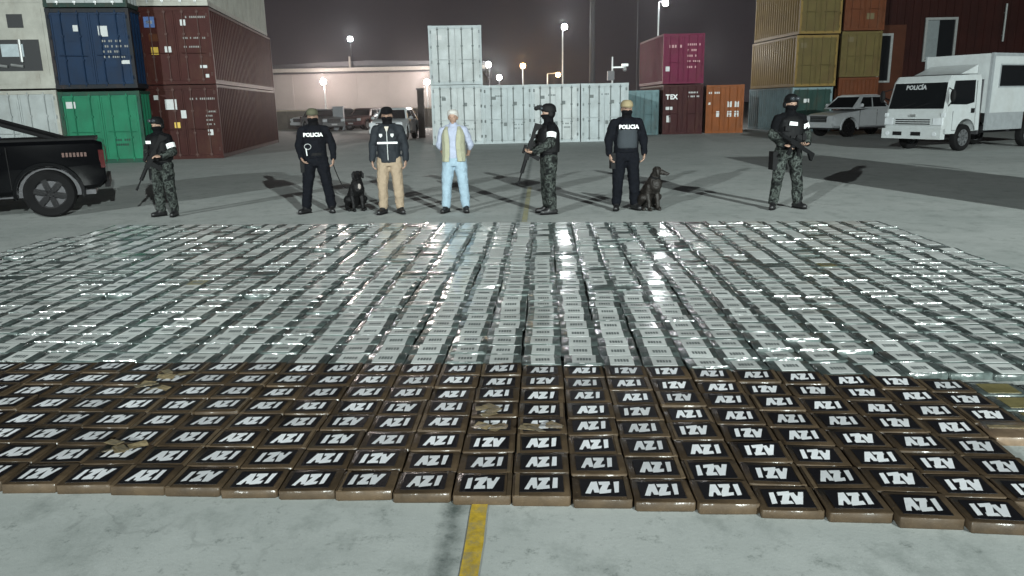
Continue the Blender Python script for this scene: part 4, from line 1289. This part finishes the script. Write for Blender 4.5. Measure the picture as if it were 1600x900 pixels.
def chest_text(t, txt, z=1.315, size=.085, y=-.152, x=0.0):
    """lettering that follows the curve of the chest"""
    mb = MB(); mb.prism([(x-.155,z-.04),(x+.155,z-.04),(x+.155,z+.04),(x-.155,z+.04)], y+.02, y+.004); mb.build('name_strip', CLK, t)
    return text('lettering', txt, size, WHITE_INK, t, (x, y, z), bold=.003)

ARMS_DOWN = {'R': ((-.265,.03,1.14), (-.275,-.03,.90), (-.27,-.05,.80)), 'L': ((.265,.03,1.14), (.275,-.03,.90), (.27,-.05,.80))}

def rifle(label, loc, rot):
    t = thing('rifle', label, 'rifle', loc); t.rotation_euler = rot
    mb = MB(); mb.box(-.025,-.16,-.03,.025,.14,.045); mb.build('receiver', GEAR, t)
    mb = MB(); mb.tube((0,-.14,.015),(0,-.50,.015),.012,10); mb.tube((0,-.50,.015),(0,-.56,.015),.018,10); mb.build('barrel', GEAR, t)
    mb = MB(); mb.tube((0,-.16,.012),(0,-.38,.012),.03,10); mb.build('handguard', GEAR, t)
    mb = MB(); mb.prism([(.13,.035),(.42,.035),(.43,-.09),(.40,-.09),(.30,-.015),(.13,-.02)], -.02, .02, 0, 'x'); mb.build('stock', GEAR, t)
    mb = MB(); mb.prism([(-.1,-.03),(-.03,-.03),(-.055,-.2),(-.125,-.19)], -.014, .014, 0, 'x'); mb.build('magazine', GEAR, t)
    mb = MB(); mb.prism([(.06,-.03),(.11,-.03),(.145,-.13),(.10,-.135)], -.016, .016, 0, 'x'); mb.build('grip', GEAR, t)
    mb = MB(); mb.tube((0,-.08,.08),(0,.06,.08),.022,10); mb.box(-.012,-.04,.044,.012,.03,.062); mb.build('sight', GEAR, t)
    return t

# --- soldier at far left, holding a rifle low across the body
g0 = ground(263, 338)
A = {'R': ((-.27,.0,1.15), (-.14,-.20,1.02), (-.06,-.24,.99)), 'L': ((.27,.0,1.15), (.20,-.20,1.08), (.12,-.26,1.10))}
rz = R(-16)
t, J = figure('person', 'soldier at far left in dark helmet, standing by the black pickup', g0, rz, A, {'R': (-.13,0,18), 'L': (.13,.03,20)}, 1.60)
trousers(t, J, CAMO, 1.15); top(t, J, CLK, .92, 1.05, 'shirt'); forearms(t, J); boots(t, J); mask(t); helmet(t); tac_vest(t, J); belt(t); armband(t, J, 'L')
mb = MB(); mb.box(-.12,-.192,1.30,-.02,-.184,1.35); mb.build('patch', WHITE_INK, t)
mb = MB(); mb.box(-.235,-.08,.66,-.165,.08,.86); mb.build('holster', GEAR, t)
M = Matrix.Translation(g0) @ Matrix.Rotation(rz, 4, 'Z')
rifle('black rifle held across the body by the soldier at far left', M @ Vector((.02,-.255,.97)), (R(62), 0, rz + R(-40)))

# --- policeman with olive cap and dog
g1 = ground(500, 332.5)
A = {'R': ((-.27,.05,1.15), (-.23,-.08,.95), (-.19,-.13,.88)), 'L': ((.285,.03,1.16), (.30,-.05,.93), (.29,-.08,.83))}
t, J = figure('person', 'policeman in black with olive cap and white chest lettering, holding a leash', g1, R(8), A, {'R': (-.21,-.02,35), 'L': (.21,-.0,8)}, 1.69, 1.05)
trousers(t, J, NAVY, 1.12); top(t, J, NAVY, .93, 1.08, 'jacket'); boots(t, J, BOOT, .28); mask(t); cap(t, OLIVE); belt(t)
chest_text(t, 'POLICIA', 1.32, .085, -.166)
mb = MB(); mb.box(-.255,-.09,.70,-.185,.07,.95); mb.build('holster', GEAR, t)
mb = MB(); mb.box(.255,-.03,1.26,.272,.05,1.34); mb.build('patch', WHITE_INK, t)
mb = MB()
pr = [(-.10+.055*math.cos(a), -.162, 1.13+.045*math.sin(a)) for a in [2*math.pi*k/12 for k in range(13)]]
for a, b in zip(pr, pr[1:]): mb.tube(a, b, .006, 6)
mb.tube((-.13,-.16,1.10),(-.12,-.165,.98),.012,6)
mb.build('radio_cord', STEEL, t)

# --- man in dark jacket and khaki trousers
g2 = ground(613, 334)
t, J = figure('person', 'man in dark jacket with a white chest stripe and khaki trousers', g2, R(2), ARMS_DOWN, {'R': (-.14,0,22), 'L': (.14,.0,22)}, 1.69, 1.06)
trousers(t, J, KHAKI, 1.1); top(t, J, JACK, .86, 1.08, 'jacket'); boots(t, J, BOOT, .16, 'shoe'); mask(t); cap(t, CLK, WHITE_INK)
mb = MB(); mb.prism([(-.16,1.165),(.165,1.165),(.165,1.195),(-.16,1.195)], -.168, -.140); mb.build('reflective_stripe', WHITE_INK, t)
mb = MB(); mb.box(-.006,-.166,.9,.006,-.15,1.42); mb.build('zip', STEEL, t)
mb = MB(); mb.prism([(-.035,1.44),(.035,1.44),(.0,1.34)], -.163, -.05); mb.build('shirt_collar', mat('pale_shirt', (.5,.45,.38), .8), t)
for x in (-.10, .085):
    mb = MB(); mb.prism([(x-.025,1.29),(x,1.265),(x+.025,1.29),(x+.025,1.325),(x-.025,1.325)], -.160, -.14); mb.build('emblem', STK, t)

# --- old man in vest and pale jeans, hands behind his back
g3 = ground(713, 332)
A = {'R': ((-.255,.06,1.16), (-.20,.15,.97), (-.13,.20,.93)), 'L': ((.27,.07,1.16), (.22,.15,.98), (.14,.20,.95))}
t, J = figure('person', 'white-haired old man in beige vest and pale blue jeans, hands behind his back', g3, R(-4), A, {'R': (-.17,0,15), 'L': (.17,.02,12)}, 1.64, 1.0)
trousers(t, J, JEANS, 1.12, .026); top(t, J, LAV, .93, 1.0, 'shirt', sleeve=.35); boots(t, J, BOOT, .15, 'shoe')
mb = MB(); mb.ell([(1.60,0,.045,.090,.072),(1.64,0,.02,.097,.100),(1.68,0,.008,.096,.112),(1.715,0,.004,.083,.10),(1.738,0,.004,.045,.06)], 20); skin_over(mb, 'hair', HAIRW, t, .008, 1, .012, .03)
for s in (-1, 1):
    mb = MB()
    rings = []
    for z, x0, x1, yy in ((.88,.075,.20,.155),(1.0,.06,.195,.15),(1.15,.055,.19,.155),(1.3,.06,.195,.155),(1.40,.08,.17,.125),(1.47,.075,.12,.06)):
        ring = []
        for k in range(9):
            f = k/8; a = R(-90) + (R(118))*f*1.0
            xx = x0 + (x1 - x0)*min(1, f*2.2)
            y_ = -yy*math.cos(R(115)*f*1.0) if f > .35 else -yy
            ring.append((s*xx, y_, z))
        inner = [(x*.93, y*.90, z) for x, y, z in reversed(ring)]
        rings.append(ring + inner)
    mb.loft(rings, 0, True); skin_over(mb, 'vest_front', VEST, t, .008, 2, .012)
mb = MB(); mb.ell([(.88,0,.03,.19,.13),(1.1,0,.03,.185,.13),(1.3,0,.03,.19,.13),(1.42,0,.03,.15,.1)], 18)
vb = mb.mesh('vest_back', VEST)
bm = bmesh.new(); bm.from_mesh(vb); bmesh.ops.bisect_plane(bm, geom=bm.verts[:]+bm.edges[:]+bm.faces[:], plane_co=(0,.02,0), plane_no=(0,-1,0), clear_outer=True); bm.to_mesh(vb); bm.free()
link('vest_back', vb, t)

# --- soldier in profile, facing left
g4 = ground(858, 334)
A = {'R': ((-.25,-.08,1.17), (-.10,-.27,1.05), (-.04,-.33,1.03)), 'L': ((.255,-.03,1.15), (.13,-.26,1.02), (.07,-.34,1.0))}
rz = R(-78)
t, J = figure('person', 'soldier in dark helmet standing in profile, facing left with a white armband', g4, rz, A, {'R': (-.10,.0,8), 'L': (.10,.02,8)}, 1.68)
trousers(t, J, CAMO, 1.15); top(t, J, CLK, .92, 1.05, 'shirt'); forearms(t, J); boots(t, J); mask(t); helmet(t, True, True); tac_vest(t, J); belt(t); armband(t, J, 'L', k=.34)
M = Matrix.Translation(g4) @ Matrix.Rotation(rz, 4, 'Z')
rifle('black rifle held pointing down by the soldier in profile', M @ Vector((.0,-.31,1.02)), (R(72), 0, rz + R(-5)))

# --- policeman with tan cap
g5 = ground(977, 328)
t, J = figure('person', 'policeman in black with tan cap and white chest lettering, beside the brown dog', g5, R(4), {'R': ((-.285,.03,1.15), (-.285,-.05,.92), (-.27,-.08,.82)), 'L': ((.285,.03,1.15), (.285,-.05,.92), (.27,-.08,.82))}, {'R': (-.15,0,15), 'L': (.15,.0,18)}, 1.72, 1.08)
trousers(t, J, NAVY, 1.15); top(t, J, NAVY, .93, 1.12, 'jacket'); boots(t, J, BOOT, .28); mask(t); cap(t, TANC); belt(t)
chest_text(t, 'POLICIA', 1.335, .085, -.172)
mb = MB(); mb.ell([(1.0,0,-.01,.165,.145),(1.05,0,-.01,.172,.152),(1.3,0,-.01,.170,.152),(1.39,0,0,.13,.125)], 20, 0, None, 2.8); skin_over(mb, 'vest', mat('charcoal_vest', (.02,.026,.032), .85), t, .012, 2)
mb = MB(); mb.box(-.26,-.09,.68,-.19,.07,.93); mb.build('holster', GEAR, t)

# --- soldier at right
g6 = ground(1226, 326)
A = {'R': ((-.27,.01,1.15), (-.17,-.18,1.0), (-.10,-.24,1.0)), 'L': ((.285,.0,1.15), (.21,-.19,1.02), (.13,-.25,1.0))}
rz = R(6)
t, J = figure('person', 'soldier at right in dark helmet and balaclava, legs apart, rifle across his chest', g6, rz, A, {'R': (-.20,.0,30), 'L': (.20,.0,15)}, 1.75, 1.05)
trousers(t, J, CAMO, 1.12); top(t, J, CLK, .92, 1.06, 'shirt'); forearms(t, J); boots(t, J); mask(t); helmet(t); tac_vest(t, J); belt(t); armband(t, J, 'L', k=.34)
mb = MB(); mb.prism([(-.10,1.30),(.03,1.29),(.03,1.34),(-.09,1.355)], -.196, -.184); mb.build('patch', WHITE_INK, t)
mb = MB(); mb.box(-.275,-.08,.62,-.195,.08,.90); mb.build('holster', GEAR, t)
mb = MB(); mb.limb((-.10,.02,.70),(-.105,-.02,.62),.098,.094,14,0,False); mb.build('leg_strap', GEAR, t)
M = Matrix.Translation(g6) @ Matrix.Rotation(rz, 4, 'Z')
rifle('black rifle slung across the chest of the soldier at right', M @ Vector((.0,-.27,1.02)), (R(-25), R(5), rz + R(-70)))

# ------------------------------------------------------------------ dogs
def dog(label, loc, rz, fur, facing, s=1.0, patch=None):
    t = thing('dog', label, 'dog', loc, rz, 'sitting dogs'); t.scale = (s, s, s)
    mb = MB()
    # sitting dog facing -y: rump at the back on the ground, chest up front, front legs straight
    mb.chain([(0,.30,.13),(0,.22,.20),(0,.08,.36),(0,-.02,.46)], [.115,.125,.112,.098], 14)
    mb.limb((0,-.02,.46),(0,-.06,.40),.105,.10)                      # deep chest
    mb.limb((0,.04,.34),(0,-.06,.42),.10,.10)
    hd = Vector((0,-.09,.60))
    mb.chain([(0,-.02,.48),(0,-.05,.56), hd], [.085,.068,.062], 12)
    f = Vector(facing).normalized()
    mb.ball(hd + Vector((0,0,.03)), (.068,.072,.062))
    sn = hd + f*.06 + Vector((0,0,.012))
    mb.limb(sn, hd + f*.155 + Vector((0,0,-.015)), .043, .028); mb.ball(hd + f*.178 + Vector((0,0,-.006)), .017)
    side = Vector((-f.y, f.x, 0))
    for q in (-1, 1):
        e0 = hd + side*(.058*q) + Vector((0,0,.065)) - f*.01
        mb.chain([e0, e0 + side*(.022*q) + Vector((0,0,-.035)), e0 + side*(.028*q) + Vector((0,0,-.095)) + f*.012], [.022,.026,.016], 8)
        # front leg: shoulder, elbow, wrist, paw
        mb.chain([(.07*q,.0,.38),(.085*q,.03,.26),(.078*q,-.01,.13),(.078*q,-.02,.035)], [.062,.044,.032,.028], 10)
        mb.limb((.078*q,-.02,.026),(.080*q,-.075,.024),.030,.026)
        # hind leg folded: hip, knee up front, hock back, paw
        mb.chain([(.09*q,.24,.17),(.135*q,.08,.20),(.135*q,.22,.06)], [.085,.062,.034], 10)
        mb.limb((.135*q,.22,.045),(.14*q,.03,.026),.03,.028)
    mb.chain([(0,.36,.07),(.05,.48,.035),(.13,.60,.025),(.24,.68,.022)], [.035,.027,.02,.012], 8)
    b = skin_over(mb, 'body', fur, t, .0085, 2, .014, .022)
    for v in b.data.vertices: v.co.z = max(v.co.z, .003)
    for q in (-1, 1):
        e = MB(); e.ball(hd + f*.058 + side*(.032*q) + Vector((0,0,.048)), .009, 8); e.build('eye', EYE, t)
    e = MB(); e.ball(hd + f*.190 + Vector((0,0,-.002)), (.014,.014,.011), 8); e.build('nose', mat('dog_nose', (.008,.008,.008), .3), t)
    mb = MB(); mb.ell([(-.014,0,0,.076,.076),(-.01,0,0,.082,.082),(.01,0,0,.082,.082),(.014,0,0,.076,.076)], 16, 0, Matrix.Translation((0,-.045,.535)) @ Matrix.Rotation(R(25),4,'X')); mb.build('collar', BLACK, t)
    if patch:
        mb = MB(); mb.ball((0,-.145,.43), (.03,.02,.05)); mb.build('chest_patch', patch, t)
    return t
FURB = mat('black_fur', (.0035,.0035,.004), .6, bump=.5, bscale=90, spec=.25)
FURD = mat('dark_brown_fur', (.008,.0055,.004), .6, bump=.5, bscale=90)
d1 = dog('black dog with a pale chest patch sitting beside the policeman in olive cap', ground(560, 330), R(28), FURB, (-.30,-1,-.12), 1.0, mat('pale_fur', (.28,.25,.23), .8))
d2 = dog('dark brown dog sitting beside the policeman in tan cap, looking right', ground(1020, 329), R(22), FURD, (.95,-.35,-.1), 1.04)
# leash from the first policeman's hand, hanging to the dog's collar
a = Matrix.Translation(g1) @ Matrix.Rotation(R(8), 4, 'Z') @ Vector((.285,-.09,.80))
c = Matrix.Translation(d1.location) @ Matrix.Rotation(R(28), 4, 'Z') @ Vector((-.03,-.05,.53))
mb = MB(); pr = []
for k in range(13):
    f = k/12
    p = a.lerp(c, f); p.z -= .30*math.sin(math.pi*f)*(1-.3*f)
    pr.append(p)
for p, q in zip(pr, pr[1:]): mb.limb(p, q, .008, .008, 6)
tag(mb.build('leash', BLACK), 'dark leash hanging from the hand of the policeman in olive cap', 'leash')

# ------------------------------------------------------------------ haze over the yard
HAZE = True
if HAZE:
    mb = MB(); mb.box(-90, -60, -1.0, 90, 110, 18.5)
    M = bpy.data.materials.new('night_haze'); M.use_nodes = True
    nt = M.node_tree; nt.nodes.clear()
    o_ = nt.nodes.new('ShaderNodeOutputMaterial'); v_ = nt.nodes.new('ShaderNodeVolumePrincipled')
    v_.inputs['Color'].default_value = (.9,.9,.92,1); v_.inputs['Density'].default_value = .0007; v_.inputs['Anisotropy'].default_value = .86
    nt.links.new(v_.outputs[0], o_.inputs['Volume'])
    tag(mb.build('haze', M), 'thin night haze over the yard', kind='stuff')
